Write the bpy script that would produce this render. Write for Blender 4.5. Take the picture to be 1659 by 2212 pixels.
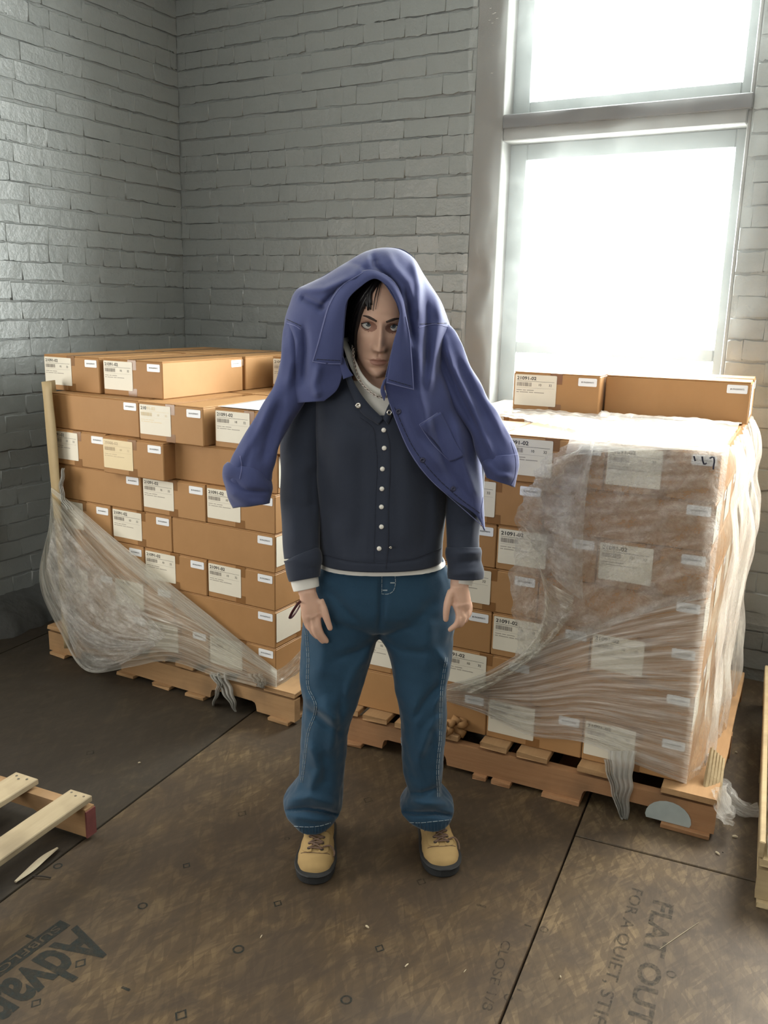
import bpy, bmesh, math, random
import numpy as np
from mathutils import Vector, Matrix
from mathutils.bvhtree import BVHTree

for _o in list(bpy.data.objects):
    bpy.data.objects.remove(_o)
scene = bpy.context.scene
COL = scene.collection
random.seed(7)
rng = np.random.default_rng(7)

# ------------------------------------------------------------------ camera
F_PX, PITCH, ROLL, CAM_H = 1898.95, 0.2312, 0.0235, 1.6256
PX_W, PX_H = 1659.0, 2212.0
CX, CY = PX_W / 2, PX_H / 2
CAM = np.array([0.0, 0.0, CAM_H])
FW = np.array([0, math.cos(PITCH), -math.sin(PITCH)])
_r = np.array([1.0, 0, 0]); _u = np.cross(_r, FW)
RT = math.cos(ROLL) * _r + math.sin(ROLL) * _u
UP = -math.sin(ROLL) * _r + math.cos(ROLL) * _u
cam_data = bpy.data.cameras.new('camera')
cam_data.sensor_fit = 'VERTICAL'
cam_data.sensor_height = 32.0
cam_data.lens = F_PX / PX_H * 32.0
cam_data.clip_start = 0.05
camera = bpy.data.objects.new('camera', cam_data)
COL.objects.link(camera)
camera.matrix_world = Matrix(((RT[0], UP[0], -FW[0], 0), (RT[1], UP[1], -FW[1], 0),
                              (RT[2], UP[2], -FW[2], CAM_H), (0, 0, 0, 1)))
scene.camera = camera

# ------------------------------------------------------------------ room frame
WA = 0.5242
EB = np.array([math.cos(WA), -math.sin(WA), 0.0])      # along the back wall, to the right
NB = np.array([-math.sin(WA), -math.cos(WA), 0.0])     # out of the back wall, into the room
ZV = np.array([0, 0, 1.0])
N_BACK = -4.09        # back wall plane  P.NB
S_LEFT = -3.79        # left wall plane  P.EB
S_RIGHT = 3.6
N_FRONT = 2.6
Z_CEIL = 3.75

def RM(s, n, z):
    return EB * s + NB * n + ZV * z

# ------------------------------------------------------------------ world and light
world = bpy.data.worlds.new('sky'); scene.world = world
world.use_nodes = True
_bg = world.node_tree.nodes['Background']
_bg.inputs['Color'].default_value = (1.0, 0.985, 0.955, 1)
_bg.inputs['Strength'].default_value = 70.0

def area_light(name, s, n, z, w, h, nrm, power, color, portal=False):
    d = bpy.data.lights.new(name, 'AREA')
    d.shape = 'RECTANGLE'; d.size = w; d.size_y = h
    d.energy = power; d.color = color
    o = bpy.data.objects.new(name, d); COL.objects.link(o)
    zc = -np.array(nrm); zc /= np.linalg.norm(zc)          # area light shines along local -Z
    yc = ZV - zc * zc[2]; yc /= np.linalg.norm(yc)
    xc = np.cross(yc, zc)
    P = RM(s, n, z)
    o.matrix_world = Matrix(((xc[0], yc[0], zc[0], P[0]), (xc[1], yc[1], zc[1], P[1]),
                             (xc[2], yc[2], zc[2], P[2]), (0, 0, 0, 1)))
    if portal:
        d.cycles.is_portal = True
    return o

# the daylight window in view (sky portal) and, out of frame, two other windows and an added rear fill
area_light('window_sky_portal', -1.225, N_BACK - 0.16, 2.2, 1.2, 2.1, NB, 1, (1, 1, 1), portal=True)
area_light('daylight_left_window', S_LEFT + 0.05, -0.8, 1.45, 2.2, 1.1, EB, 62, (1.0, 0.95, 0.87))
area_light('rear_fill_light', -1.6, N_FRONT - 0.05, 1.9, 2.6, 1.4, -NB, 50, (1.0, 0.96, 0.90))  # fill lamp added behind the camera to brighten what faces it
area_light('daylight_second_window', 0.47, N_BACK + 0.10, 2.3, 1.05, 1.9, NB, 220, (1.0, 0.96, 0.88))

vs = scene.view_settings
vs.view_transform = 'Standard'; vs.look = 'None'; vs.gamma = 1.0; vs.exposure = -0.06
vs.use_curve_mapping = False

# ------------------------------------------------------------------ helpers
def ray(x, y):
    return FW + RT * ((x - CX) / F_PX) - UP * ((y - CY) / F_PX)

def at(x, y, Y):                       # photo pixel -> point at world depth Y
    d = ray(x, y); return CAM + d * (Y / d[1])

def atz(x, y, z=0.0):                  # photo pixel -> point at height z
    d = ray(x, y); return CAM + d * ((z - CAM_H) / d[2])

def atplane(x, y, pt, n):
    d = ray(x, y); return CAM + d * (np.dot(np.asarray(pt) - CAM, n) / np.dot(d, n))

def topx(P):
    P = np.asarray(P, float) - CAM
    d = P @ FW
    return np.stack([CX + F_PX * (P @ RT) / d, CY - F_PX * (P @ UP) / d], -1)

def link(o, parent=None):
    COL.objects.link(o)
    if parent is not None:
        o.parent = parent
    return o

def tag(o, label=None, cat=None, group=None, kind=None):
    if label: o['label'] = label
    if cat: o['category'] = cat
    if group: o['group'] = group
    if kind: o['kind'] = kind
    return o

def mesh_of(name, verts, faces, mat=None, smooth=False, uv=None, mats=None, fmat=None):
    me = bpy.data.meshes.new(name)
    me.from_pydata([tuple(map(float, v)) for v in verts], [], [tuple(map(int, f)) for f in faces])
    if mats:
        for m in mats: me.materials.append(m)
        if fmat is not None:
            me.polygons.foreach_set('material_index', np.asarray(fmat, np.int32))
    elif mat is not None:
        me.materials.append(mat)
    if uv is not None:
        l = me.uv_layers.new(name='UVMap')
        idx = np.zeros(len(me.loops), np.int32); me.loops.foreach_get('vertex_index', idx)
        l.data.foreach_set('uv', np.asarray(uv, np.float32)[idx].ravel())
    if smooth:
        me.polygons.foreach_set('use_smooth', np.ones(len(me.polygons), bool))
    me.update()
    return me

def obj(name, me, parent=None, **kw):
    o = bpy.data.objects.new(name, me)
    link(o, parent)
    return tag(o, **kw)

def empty(name, loc=(0, 0, 0), rz=0.0, parent=None, **kw):
    o = bpy.data.objects.new(name, None)
    o.location = tuple(map(float, loc)); o.rotation_euler = (0, 0, rz)
    o.empty_display_size = 0.1
    link(o, parent)
    return tag(o, **kw)

def keep_world(child, parent):
    child.parent = parent
    child.matrix_parent_inverse = parent_matrix(parent).inverted()

def parent_matrix(p):
    m = p.matrix_basis.copy()
    while p.parent:
        m = p.parent.matrix_basis @ p.matrix_parent_inverse @ m if False else p.parent.matrix_basis @ m
        p = p.parent
    return m

class MB:
    """collects vertices and faces of one mesh"""
    def __init__(s): s.v = []; s.f = []; s.m = []; s.uv = []
    def add(s, v, f, mi=0, uv=None):
        b = len(s.v); s.v.extend([tuple(map(float, q)) for q in v])
        s.f.extend([tuple(int(i) + b for i in q) for q in f]); s.m.extend([mi] * len(f))
        s.uv.extend(uv if uv is not None else [(0, 0)] * len(v))
    def box(s, c, d, mi=0, mat=None, bev=0.0):
        hx, hy, hz = d[0] / 2, d[1] / 2, d[2] / 2
        if bev <= 0:
            v = [(x, y, z) for x in (-hx, hx) for y in (-hy, hy) for z in (-hz, hz)]
            f = [(0, 1, 3, 2), (4, 6, 7, 5), (0, 4, 5, 1), (2, 3, 7, 6), (0, 2, 6, 4), (1, 5, 7, 3)]
        else:
            b = bev; v = []; f = []
            # chamfered box: 24 vertices
            sg = [(-1, -1, -1), (1, -1, -1), (1, 1, -1), (-1, 1, -1), (-1, -1, 1), (1, -1, 1), (1, 1, 1), (-1, 1, 1)]
            for (a, bb, cc) in sg:
                v += [(a * hx, bb * (hy - b), cc * (hz - b)), (a * (hx - b), bb * hy, cc * (hz - b)), (a * (hx - b), bb * (hy - b), cc * hz)]
            def q(*ids): f.append(tuple(ids))
            X, Y, Z = 0, 1, 2
            I = lambda k, a: 3 * k + a
            q(I(0, X), I(4, X), I(7, X), I(3, X)); q(I(1, X), I(2, X), I(6, X), I(5, X))
            q(I(0, Y), I(1, Y), I(5, Y), I(4, Y)); q(I(3, Y), I(7, Y), I(6, Y), I(2, Y))
            q(I(0, Z), I(3, Z), I(2, Z), I(1, Z)); q(I(4, Z), I(5, Z), I(6, Z), I(7, Z))
            for a, b2 in ((0, 4), (1, 5), (2, 6), (3, 7)): q(I(a, X), I(a, Y), I(b2, Y), I(b2, X))
            for a, b2 in ((0, 1), (3, 2), (4, 5), (7, 6)): q(I(a, Y), I(a, Z), I(b2, Z), I(b2, Y))
            for a, b2 in ((0, 3), (1, 2), (4, 7), (5, 6)): q(I(a, X), I(a, Z), I(b2, Z), I(b2, X))
            for k in range(8): q(I(k, X), I(k, Y), I(k, Z))
        v = [np.array(p) for p in v]
        if mat is not None: v = [np.array(mat.to_3x3() @ Vector(p)) for p in v]
        s.add([p + np.array(c) for p in v], f, mi)
    def tube(s, pts, rad, n=8, mi=0, flat=1.0, cap=True, up=None):
        pts = [np.array(p, float) for p in pts]
        if np.isscalar(rad): rad = [rad] * len(pts)
        prev = None; v = []; f = []; uv = []
        L = 0
        for i, p in enumerate(pts):
            t = pts[min(i + 1, len(pts) - 1)] - pts[max(i - 1, 0)]
            t /= (np.linalg.norm(t) + 1e-9)
            if prev is None:
                a = np.array(up if up is not None else ((0, 0, 1) if abs(t[2]) < .9 else (0, 1, 0)), float)
            else: a = prev
            a = a - t * np.dot(a, t); a /= np.linalg.norm(a) + 1e-9; prev = a
            b = np.cross(t, a)
            if i: L += np.linalg.norm(p - pts[i - 1])
            r = rad[i]
            ra, rb = (r if np.isscalar(r) else r[0]), (r * flat if np.isscalar(r) else r[1])
            for k in range(n):
                th = 2 * math.pi * k / n
                v.append(p + a * (ra * math.cos(th)) + b * (rb * math.sin(th))); uv.append((L, k / n))
        for i in range(len(pts) - 1):
            for k in range(n):
                f.append((i * n + k, i * n + (k + 1) % n, (i + 1) * n + (k + 1) % n, (i + 1) * n + k))
        if cap:
            f.append(tuple(range(n - 1, -1, -1))); f.append(tuple(range((len(pts) - 1) * n, len(pts) * n)))
        s.add(v, f, mi, uv)
    def grid(s, P, mi=0, uv=None, closed_u=False):
        P = np.asarray(P, float); nu, nv = P.shape[:2]
        f = []
        for i in range(nu - (0 if closed_u else 1)):
            for j in range(nv - 1):
                f.append((i * nv + j, ((i + 1) % nu) * nv + j, ((i + 1) % nu) * nv + j + 1, i * nv + j + 1))
        s.add(P.reshape(-1, 3), f, mi, None if uv is None else [tuple(q) for q in np.asarray(uv).reshape(-1, 2)])
    def mesh(s, name, mat=None, smooth=False, mats=None, use_uv=False):
        return mesh_of(name, s.v, s.f, mat, smooth, s.uv if use_uv else None, mats, s.m if mats else None)

def spline(pts, n):
    """Catmull-Rom through pts (any dimension), n samples, even in chord length"""
    P = np.asarray(pts, float)
    d = np.r_[0, np.cumsum(np.linalg.norm(np.diff(P, axis=0), axis=1) + 1e-9)]
    t = np.linspace(0, d[-1], n)
    m = np.gradient(P, d, axis=0) if len(P) > 2 else np.repeat([(P[1] - P[0]) / d[-1]], 2, 0)
    k = np.clip(np.searchsorted(d, t, side='right') - 1, 0, len(P) - 2)
    h = (d[k + 1] - d[k])[:, None]; u = ((t - d[k])[:, None]) / h
    return ((2 * u**3 - 3 * u**2 + 1) * P[k] + (u**3 - 2 * u**2 + u) * h * m[k] +
            (-2 * u**3 + 3 * u**2) * P[k + 1] + (u**3 - u**2) * h * m[k + 1])

def interp_rows(rows, n):
    """rows: list of tuples, first entry is the key; monotone-ish smooth interpolation to n rows"""
    return spline(rows, n)

def vnoise(P, scale, seed=0):
    """cheap smooth noise in 2-3 D as a sum of sines, roughly -1..1"""
    P = np.asarray(P, float) * scale
    r = np.random.default_rng(seed); out = np.zeros(P.shape[:-1])
    for k in range(7):
        w = r.normal(size=P.shape[-1]); w *= (0.6 + 0.9 * r.random()) / np.linalg.norm(w)
        out += np.sin(P @ w * 2 * math.pi + r.random() * 6.28)
    return out / 4.0

def seg_dist(px, poly):
    """distance of pixel points to a polyline, plus position along it (0..1) and signed side"""
    poly = np.asarray(poly, float); best = np.full(len(px), 1e9); pos = np.zeros(len(px)); side = np.zeros(len(px))
    L = np.r_[0, np.cumsum(np.linalg.norm(np.diff(poly, axis=0), axis=1))]
    for i in range(len(poly) - 1):
        a, b = poly[i], poly[i + 1]; ab = b - a; l2 = ab @ ab
        t = np.clip(((px - a) @ ab) / l2, 0, 1); q = a + t[:, None] * ab
        d = np.linalg.norm(px - q, axis=1)
        sd = ab[0] * (px[:, 1] - a[1]) - ab[1] * (px[:, 0] - a[0])
        m = d < best; best[m] = d[m]; pos[m] = (L[i] + t[m] * math.sqrt(l2)) / L[-1]; side[m] = np.sign(sd[m])
    return best, pos, side

def strokes(V, normals, folds, sense=None):
    """push the front of a surface in or out along soft strokes given in photo pixels: (polyline, width px, height m)"""
    V = np.asarray(V, float).copy(); px = topx(V)
    vd = V - CAM; vd /= np.linalg.norm(vd, axis=1)[:, None]
    fr = np.clip(-(vd * normals).sum(1) * 2.0 + 0.25, 0, 1) if normals is not None else np.ones(len(V))
    for f in folds:
        poly, w, a = f[:3]
        d, pos, side = seg_dist(px, poly)
        g = np.exp(-(d / w) ** 2)
        taper = np.clip(np.minimum(pos, 1 - pos) * 5 + 0.25, 0, 1)
        if len(f) > 3 and f[3] == 'step':      # a raised edge: side >0 lies higher
            s2 = np.where(side > 0, 1, -1) * np.clip(d / 3, 0, 1)
            g = g * (0.5 + 0.5 * s2)
        V -= vd * (fr * g * a * taper)[:, None]
    return V

def mesh_normals(me):
    n = np.zeros(len(me.vertices) * 3); me.vertices.foreach_get('normal', n) if False else None
    return np.array([v.normal[:] for v in me.vertices])

def get_v(me):
    a = np.zeros(len(me.vertices) * 3); me.vertices.foreach_get('co', a); return a.reshape(-1, 3)

def set_v(me, V):
    me.vertices.foreach_set('co', np.asarray(V, float).ravel()); me.update()

def evaluated(me, mods):
    """apply modifiers [(type, {settings})] to a mesh, return a new mesh"""
    o = bpy.data.objects.new('tmp_eval', me); COL.objects.link(o)
    for ty, st in mods:
        m = o.modifiers.new(ty, ty)
        for k, v in st.items(): setattr(m, k, v)
    dg = bpy.context.evaluated_depsgraph_get(); dg.update()
    out = bpy.data.meshes.new_from_object(o.evaluated_get(dg))
    mats = list(me.materials)
    bpy.data.objects.remove(o)
    out.materials.clear()
    for m in mats: out.materials.append(m)
    out.polygons.foreach_set('use_smooth', np.ones(len(out.polygons), bool))
    return out

def bvh_of(*meshes):
    v = []; f = []
    for me in meshes:
        b = len(v); v += [tuple(q.co) for q in me.vertices]; f += [tuple(i + b for i in p.vertices) for p in me.polygons]
    return BVHTree.FromPolygons(v, f)

def cast(bvh, x, y):
    d = Vector(ray(x, y)).normalized()
    h = bvh.ray_cast(Vector(CAM), d)
    if h[0] is None: return None
    n = h[1]
    if n.dot(d) > 0: n = -n
    return np.array(h[0]), np.array(n)

def on_surface(bvh, poly, n, off=0.001):
    """photo polyline laid on a surface -> list of (point, normal)"""
    out = []
    for q in spline(poly, n):
        h = cast(bvh, q[0], q[1])
        if h is not None: out.append((h[0] + h[1] * off, h[1]))
    return out

def ribbon(mb, pn, width, mi=0, thick=0.0008):
    """thin raised strip along (point, normal) samples"""
    if len(pn) < 2: return
    P = np.array([p for p, _ in pn]); N = np.array([n for _, n in pn])
    T = np.gradient(P, axis=0); T /= np.linalg.norm(T, axis=1)[:, None] + 1e-9
    B = np.cross(T, N); B /= np.linalg.norm(B, axis=1)[:, None] + 1e-9
    w = width / 2
    G = np.stack([P - B * w - N * thick, P - B * w * .8 + N * thick, P + B * w * .8 + N * thick, P + B * w - N * thick], 1)
    mb.grid(G, mi)

def stitches(mb, pn, width=0.0012, dash=5, gap=1):
    i = 0
    while i + 1 < len(pn):
        ribbon(mb, pn[i:i + dash + 1], width)
        i += dash + gap
def wobj(name, me, parent=None, **kw):
    """object whose mesh is in world coordinates, parented without moving"""
    o = bpy.data.objects.new(name, me); COL.objects.link(o)
    if parent is not None:
        o.parent = parent
        if parent.type == 'EMPTY':
            m = Matrix.Translation(parent.location) @ Matrix.Rotation(parent.rotation_euler[2], 4, 'Z')
            o.matrix_parent_inverse = m.inverted()
    return tag(o, **kw)

# ------------------------------------------------------------------ materials
class NT:
    def __init__(s, name):
        s.m = bpy.data.materials.new(name); s.m.use_nodes = True
        s.t = s.m.node_tree; s.n = s.t.nodes; s.l = s.t.links
        s.b = s.n['Principled BSDF']; s.out = s.n['Material Output']
    def node(s, ty, **kw):
        nd = s.n.new(ty)
        for k, v in kw.items():
            if k in nd.inputs.keys() if not k.startswith('_') else False: nd.inputs[k].default_value = v
            else: setattr(nd, k, v)
        return nd
    def coord(s, kind='Object', scale=(1, 1, 1), rot=(0, 0, 0), loc=(0, 0, 0)):
        tc = s.n.new('ShaderNodeTexCoord'); mp = s.n.new('ShaderNodeMapping')
        mp.inputs['Scale'].default_value = scale; mp.inputs['Rotation'].default_value = rot; mp.inputs['Location'].default_value = loc
        s.l.new(tc.outputs[kind], mp.inputs['Vector']); return mp.outputs['Vector']
    def noise(s, vec, scale=5, detail=3, rough=0.5, dist=0.0):
        nd = s.n.new('ShaderNodeTexNoise')
        nd.inputs['Scale'].default_value = scale; nd.inputs['Detail'].default_value = detail
        nd.inputs['Roughness'].default_value = rough; nd.inputs['Distortion'].default_value = dist
        s.l.new(vec, nd.inputs['Vector']); return nd.outputs['Fac']
    def voronoi(s, vec, scale=5, out='Color', feature='F1'):
        nd = s.n.new('ShaderNodeTexVoronoi'); nd.feature = feature; nd.inputs['Scale'].default_value = scale
        s.l.new(vec, nd.inputs['Vector']); return nd.outputs[out]
    def ramp(s, fac, stops):
        nd = s.n.new('ShaderNodeValToRGB'); e = nd.color_ramp.elements
        while len(e) < len(stops): e.new(0.5)
        for q, (p, c) in zip(e, stops):
            q.position = p; q.color = (c if len(c) == 4 else (*c, 1)) if not np.isscalar(c) else (c, c, c, 1)
        s.l.new(fac, nd.inputs['Fac']); return nd.outputs['Color']
    def mix(s, fac, a, b, mode='MIX'):
        nd = s.n.new('ShaderNodeMix'); nd.data_type = 'RGBA'; nd.blend_type = mode
        for sock, v in ((nd.inputs[0], fac), (nd.inputs[6], a), (nd.inputs[7], b)):
            if hasattr(v, 'links'): s.l.new(v, sock)
            elif np.isscalar(v): sock.default_value = v
            else: sock.default_value = (*v, 1)
        return nd.outputs[2]
    def math(s, op, a, b=0.0):
        nd = s.n.new('ShaderNodeMath'); nd.operation = op
        for sock, v in ((nd.inputs[0], a), (nd.inputs[1], b)):
            if hasattr(v, 'links'): s.l.new(v, sock)
            else: sock.default_value = v
        return nd.outputs[0]
    def bump(s, h, strength=0.3, dist=0.01):
        nd = s.n.new('ShaderNodeBump'); nd.inputs['Strength'].default_value = strength; nd.inputs['Distance'].default_value = dist
        s.l.new(h, nd.inputs['Height'])
        prev = s.b.inputs['Normal'].links
        if prev: s.l.new(prev[0].from_socket, nd.inputs['Normal'])
        s.l.new(nd.outputs['Normal'], s.b.inputs['Normal']); return nd.outputs['Normal']
    def rand(s):
        return s.n.new('ShaderNodeObjectInfo').outputs['Random']
    def set(s, color=None, rough=None, metal=None, spec=None, **kw):
        for k, v in (('Base Color', color), ('Roughness', rough), ('Metallic', metal), ('Specular IOR Level', spec), *kw.items()):
            if v is None: continue
            if hasattr(v, 'links'): s.l.new(v, s.b.inputs[k])
            else: s.b.inputs[k].default_value = (*v, 1) if (not np.isscalar(v) and len(v) == 3) else v
        return s.m

def srgb(r, g, b):
    f = lambda c: (c / 255) / 12.92 if c / 255 <= 0.04045 else ((c / 255 + 0.055) / 1.055) ** 2.4
    return (f(r), f(g), f(b))

def simple(name, color, rough=0.6, metal=0.0, spec=0.5, var=0.08, nscale=20, bump=0.0, bscale=60, bdist=0.002):
    t = NT(name); v = t.coord()
    n = t.noise(v, nscale, 4)
    c = t.mix(n, tuple(x * (1 - var) for x in color), tuple(min(1, x * (1 + var)) for x in color))
    if bump: t.bump(t.noise(v, bscale, 3), bump, bdist)
    return t.set(c, rough, metal, spec)

M = {}
def build_materials():
    # grey glossy masonry paint
    t = NT('painted_brick'); v = t.coord('Object'); rnd = t.rand()
    g = t.node('ShaderNodeNewGeometry')
    vw = t.coord('Generated') if False else g.outputs['Position']
    n1 = t.noise(vw, 1.3, 3); n2 = t.noise(vw, 26, 5, 0.6); n3 = t.noise(vw, 70, 4, 0.6)
    c = t.mix(n1, (0.176, 0.189, 0.184), (0.217, 0.231, 0.225))
    c = t.mix(t.math('MULTIPLY', n2, 0.35), c, (0.225, 0.239, 0.232))
    t.bump(n2, 0.40, 0.010); t.bump(n3, 0.35, 0.004)
    t.set(c, t.math('ADD', t.math('MULTIPLY', n2, 0.22), 0.22), 0, 0.6); M['brick'] = t.m
    t = NT('painted_mortar'); g = t.node('ShaderNodeNewGeometry'); vw = g.outputs['Position']
    n2 = t.noise(vw, 30, 5, 0.65); n3 = t.noise(vw, 9, 4, 0.6)
    c = t.mix(n3, (0.176, 0.189, 0.184), (0.228, 0.242, 0.236))
    t.bump(n2, 0.7, 0.012)
    t.set(c, 0.45, 0, 0.5); M['mortar'] = t.m
    M['plaster'] = simple('room_paint', (0.28, 0.28, 0.27), 0.7)
    M['ceiling'] = simple('ceiling_paint', (0.66, 0.66, 0.64), 0.8)
    # oriented-strand floor board, each run of panels with its own amount of dirt
    for fname, tint, dirt in (('floor', (.74, .73, .72), 0.06), ('floor_dirty', (0.46, 0.51, 0.57), 0.22), ('floor_tan', (.82, .84, .88), -0.02)):
        t = NT('strand_board_' + fname); g = t.node('ShaderNodeNewGeometry'); pos = g.outputs['Position']
        def mapped(scale, rz):
            mp = t.n.new('ShaderNodeMapping'); mp.vector_type = 'TEXTURE'; mp.inputs['Scale'].default_value = tuple(1 / q for q in scale); mp.inputs['Rotation'].default_value = (0, 0, rz)
            t.l.new(pos, mp.inputs['Vector']); return mp.outputs['Vector']
        wob = t.noise(pos, 6, 2)
        f1 = t.voronoi(mapped((10, 62, 1), 1.10), 1.0); f2 = t.voronoi(mapped((13, 80, 1), 1.65), 1.0); f3 = t.voronoi(mapped((16, 95, 1), 0.60), 1.0)
        n0 = t.noise(pos, 1.1, 4, 0.6); n1 = t.noise(mapped((14, 120, 1), 1.2), 1.0, 5, 0.65); n4 = t.noise(pos, 5, 4, 0.6, 1.0)
        sep = lambda cc: t.math('MULTIPLY', cc, 1.0)
        fl = t.math('MULTIPLY', t.math('ADD', t.math('ADD', f1, f2), f3), 0.333)
        base = t.ramp(fl, [(0.20, (0.070, 0.047, 0.024)), (0.5, (0.128, 0.086, 0.043)), (0.74, (0.27, 0.19, 0.097))])
        base = t.mix(t.math('MULTIPLY', n1, 0.55), base, (0.160, 0.110, 0.055), 'MIX')
        grime = t.ramp(t.math('ADD', t.math('MULTIPLY', n4, 0.6), t.math('MULTIPLY', n0, 0.55)), [(0.40 - dirt * .6, 0.05), (0.66 - dirt * .6, 0.85)])
        col = t.mix(grime, base, (0.060, 0.043, 0.029))
        col = t.mix(1.0, col, tint, 'MULTIPLY')
        t.bump(fl, 0.12, 0.002); t.bump(n1, 0.15, 0.002)
        t.set(col, t.math('ADD', t.math('MULTIPLY', n4, 0.25), 0.42), 0, 0.35); M[fname] = t.m
    M['floor_gap'] = simple('floor_gap_dirt', (0.012, 0.010, 0.008), 0.9)
    t = NT('stamped_ink'); g = t.node('ShaderNodeNewGeometry'); n = t.noise(g.outputs['Position'], 60, 5, 0.7)
    tr = t.n.new('ShaderNodeBsdfTransparent'); ms = t.n.new('ShaderNodeMixShader')
    a = t.ramp(n, [(0.30, 0.30), (0.62, 0.88)])
    t.set((0.018, 0.024, 0.022), 0.6, 0, 0.3)
    t.l.new(a, ms.inputs[0]); t.l.new(tr.outputs[0], ms.inputs[1]); t.l.new(t.b.outputs[0], ms.inputs[2]); t.l.new(ms.outputs[0], t.out.inputs['Surface'])
    M['ink'] = t.m
    t = NT('faded_ink'); g = t.node('ShaderNodeNewGeometry'); n = t.noise(g.outputs['Position'], 70, 5, 0.7)
    tr = t.n.new('ShaderNodeBsdfTransparent'); ms = t.n.new('ShaderNodeMixShader')
    a = t.ramp(n, [(0.36, 0.06), (0.68, 0.62)])
    t.set((0.022, 0.026, 0.022), 0.6, 0, 0.3)
    t.l.new(a, ms.inputs[0]); t.l.new(tr.outputs[0], ms.inputs[1]); t.l.new(t.b.outputs[0], ms.inputs[2]); t.l.new(ms.outputs[0], t.out.inputs['Surface'])
    M['ink_faded'] = t.m
    # cardboard
    t = NT('corrugated_cardboard'); v = t.coord(); r = t.rand()
    n = t.noise(v, 9, 4, 0.6); st = t.noise(t.coord('Object', (3, 3, 240)), 1, 2)
    c = t.mix(n, (0.310, 0.162, 0.062), (0.395, 0.215, 0.088))
    c = t.mix(t.math('MULTIPLY', r, 0.30), c, (0.47, 0.275, 0.125))
    t.bump(st, 0.10, 0.001); t.bump(t.noise(v, 14, 3), 0.12, 0.006)
    M['card'] = t.set(c, 0.62, 0, 0.3)
    M['card_dark'] = simple('cardboard_edge', (0.20, 0.11, 0.05), 0.8)
    M['corner_board'] = simple('corner_board_card', (0.36, 0.27, 0.14), 0.6, var=0.12)
    M['tape'] = simple('brown_packing_tape', (0.235, 0.115, 0.042), 0.22, spec=0.6)
    M['label'] = simple('label_paper', (0.72, 0.68, 0.57), 0.5, var=0.03)
    M['label_yellow'] = simple('faded_label_paper', (0.70, 0.58, 0.36), 0.5, var=0.03)
    M['sticker'] = simple('sticker_paper', (0.78, 0.80, 0.82), 0.4, var=0.02)
    M['print'] = simple('black_print', (0.03, 0.028, 0.027), 0.6)
    M['print_grey'] = simple('grey_print', (0.30, 0.27, 0.23), 0.6)
    M['print_faint'] = simple('faint_print', (0.50, 0.40, 0.26), 0.6)
    M['marker'] = simple('marker_ink', (0.012, 0.012, 0.03), 0.5)
    M['paper'] = simple('white_paper', (0.78, 0.80, 0.82), 0.35, var=0.03, bump=0.15, bscale=12, bdist=0.01)
    # woods
    def wood(name, a, b, rough=0.75):
        t = NT(name); v = t.coord('Object', (2.2, 26, 26)); v2 = t.coord('Object', (6, 90, 90))
        n = t.noise(v, 1, 4, 0.6, 0.6); n2 = t.noise(v2, 1, 3); n3 = t.noise(t.coord(), 6, 3)
        c = t.mix(n, a, b); c = t.mix(t.math('MULTIPLY', n2, 0.35), c, tuple(x * 0.55 for x in a))
        c = t.mix(t.math('MULTIPLY', t.ramp(n3, [(0.5, 0.0), (0.8, 1.0)]), 0.5), c, (0.10, 0.07, 0.045))
        t.bump(n2, 0.35, 0.003)
        return t.set(c, rough, 0, 0.25)
    M['wood'] = wood('pallet_wood', (0.34, 0.20, 0.095), (0.48, 0.30, 0.15))
    M['wood_red'] = wood('reddish_pallet_wood', (0.30, 0.15, 0.07), (0.42, 0.24, 0.12))
    M['wood_grey'] = wood('weathered_pallet_wood', (0.34, 0.27, 0.165), (0.50, 0.41, 0.27))
    M['wood_pale'] = wood('pale_pallet_wood', (0.42, 0.32, 0.18), (0.56, 0.45, 0.27))
    M['red_paint'] = simple('worn_red_paint', (0.16, 0.045, 0.04), 0.7, var=0.4)
    M['blue_grey_paint'] = simple('grey_sprayed_paint', (0.36, 0.41, 0.40), 0.6, var=0.2, bump=0.2, bscale=30)
    # window
    M['frame'] = simple('grey_painted_timber', (0.14, 0.137, 0.128), 0.5, var=0.08, bump=0.15, bscale=18)
    M['frame_dark'] = simple('dark_painted_timber', (0.09, 0.09, 0.094), 0.5, var=0.08, bump=0.15, bscale=18)
    M['sash'] = simple('pale_sash_paint', (0.16, 0.18, 0.18), 0.45, var=0.04)
    t = NT('window_glass'); tr = t.n.new('ShaderNodeBsdfTransparent'); gl = t.n.new('ShaderNodeBsdfGlossy'); gl.inputs['Roughness'].default_value = 0.02
    ms = t.n.new('ShaderNodeMixShader'); ms.inputs[0].default_value = 0.05; tr.inputs[0].default_value = (0.94, 0.98, 0.98, 1)
    t.l.new(tr.outputs[0], ms.inputs[1]); t.l.new(gl.outputs[0], ms.inputs[2]); t.l.new(ms.outputs[0], t.out.inputs['Surface']); M['glass'] = t.m
    # plastic films
    def film(name, lo, hi, sx, sy, tint=(0.90, 0.90, 0.88), rough=0.14, trans=0.45, extra=0.0, bstr=0.6, crumple=False):
        t = NT(name); v = t.coord('UV', (sx, sy, 1))
        n = t.noise(v, 1.0, 5, 0.62, 0.35)
        n2 = t.noise(t.coord('UV', (sx * 3, sy * 2.7, 1)), 1.0, 3, 0.6)
        vw = t.coord('Object'); n3 = t.noise(vw, 15 if crumple else 7, 6, 0.68, 0.35 if crumple else 0.5)
        s = t.math('ADD', t.math('MULTIPLY', n, 0.6), t.math('MULTIPLY', n2, 0.4))
        if crumple: s = t.math('ADD', t.math('MULTIPLY', s, 0.5), t.math('MULTIPLY', n3, 0.5))
        a = t.ramp(s, [(0.38, lo), (0.50, lo + (hi - lo) * 0.35), (0.64, hi)])
        tr = t.n.new('ShaderNodeBsdfTransparent'); tl = t.n.new('ShaderNodeBsdfTranslucent')
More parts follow.
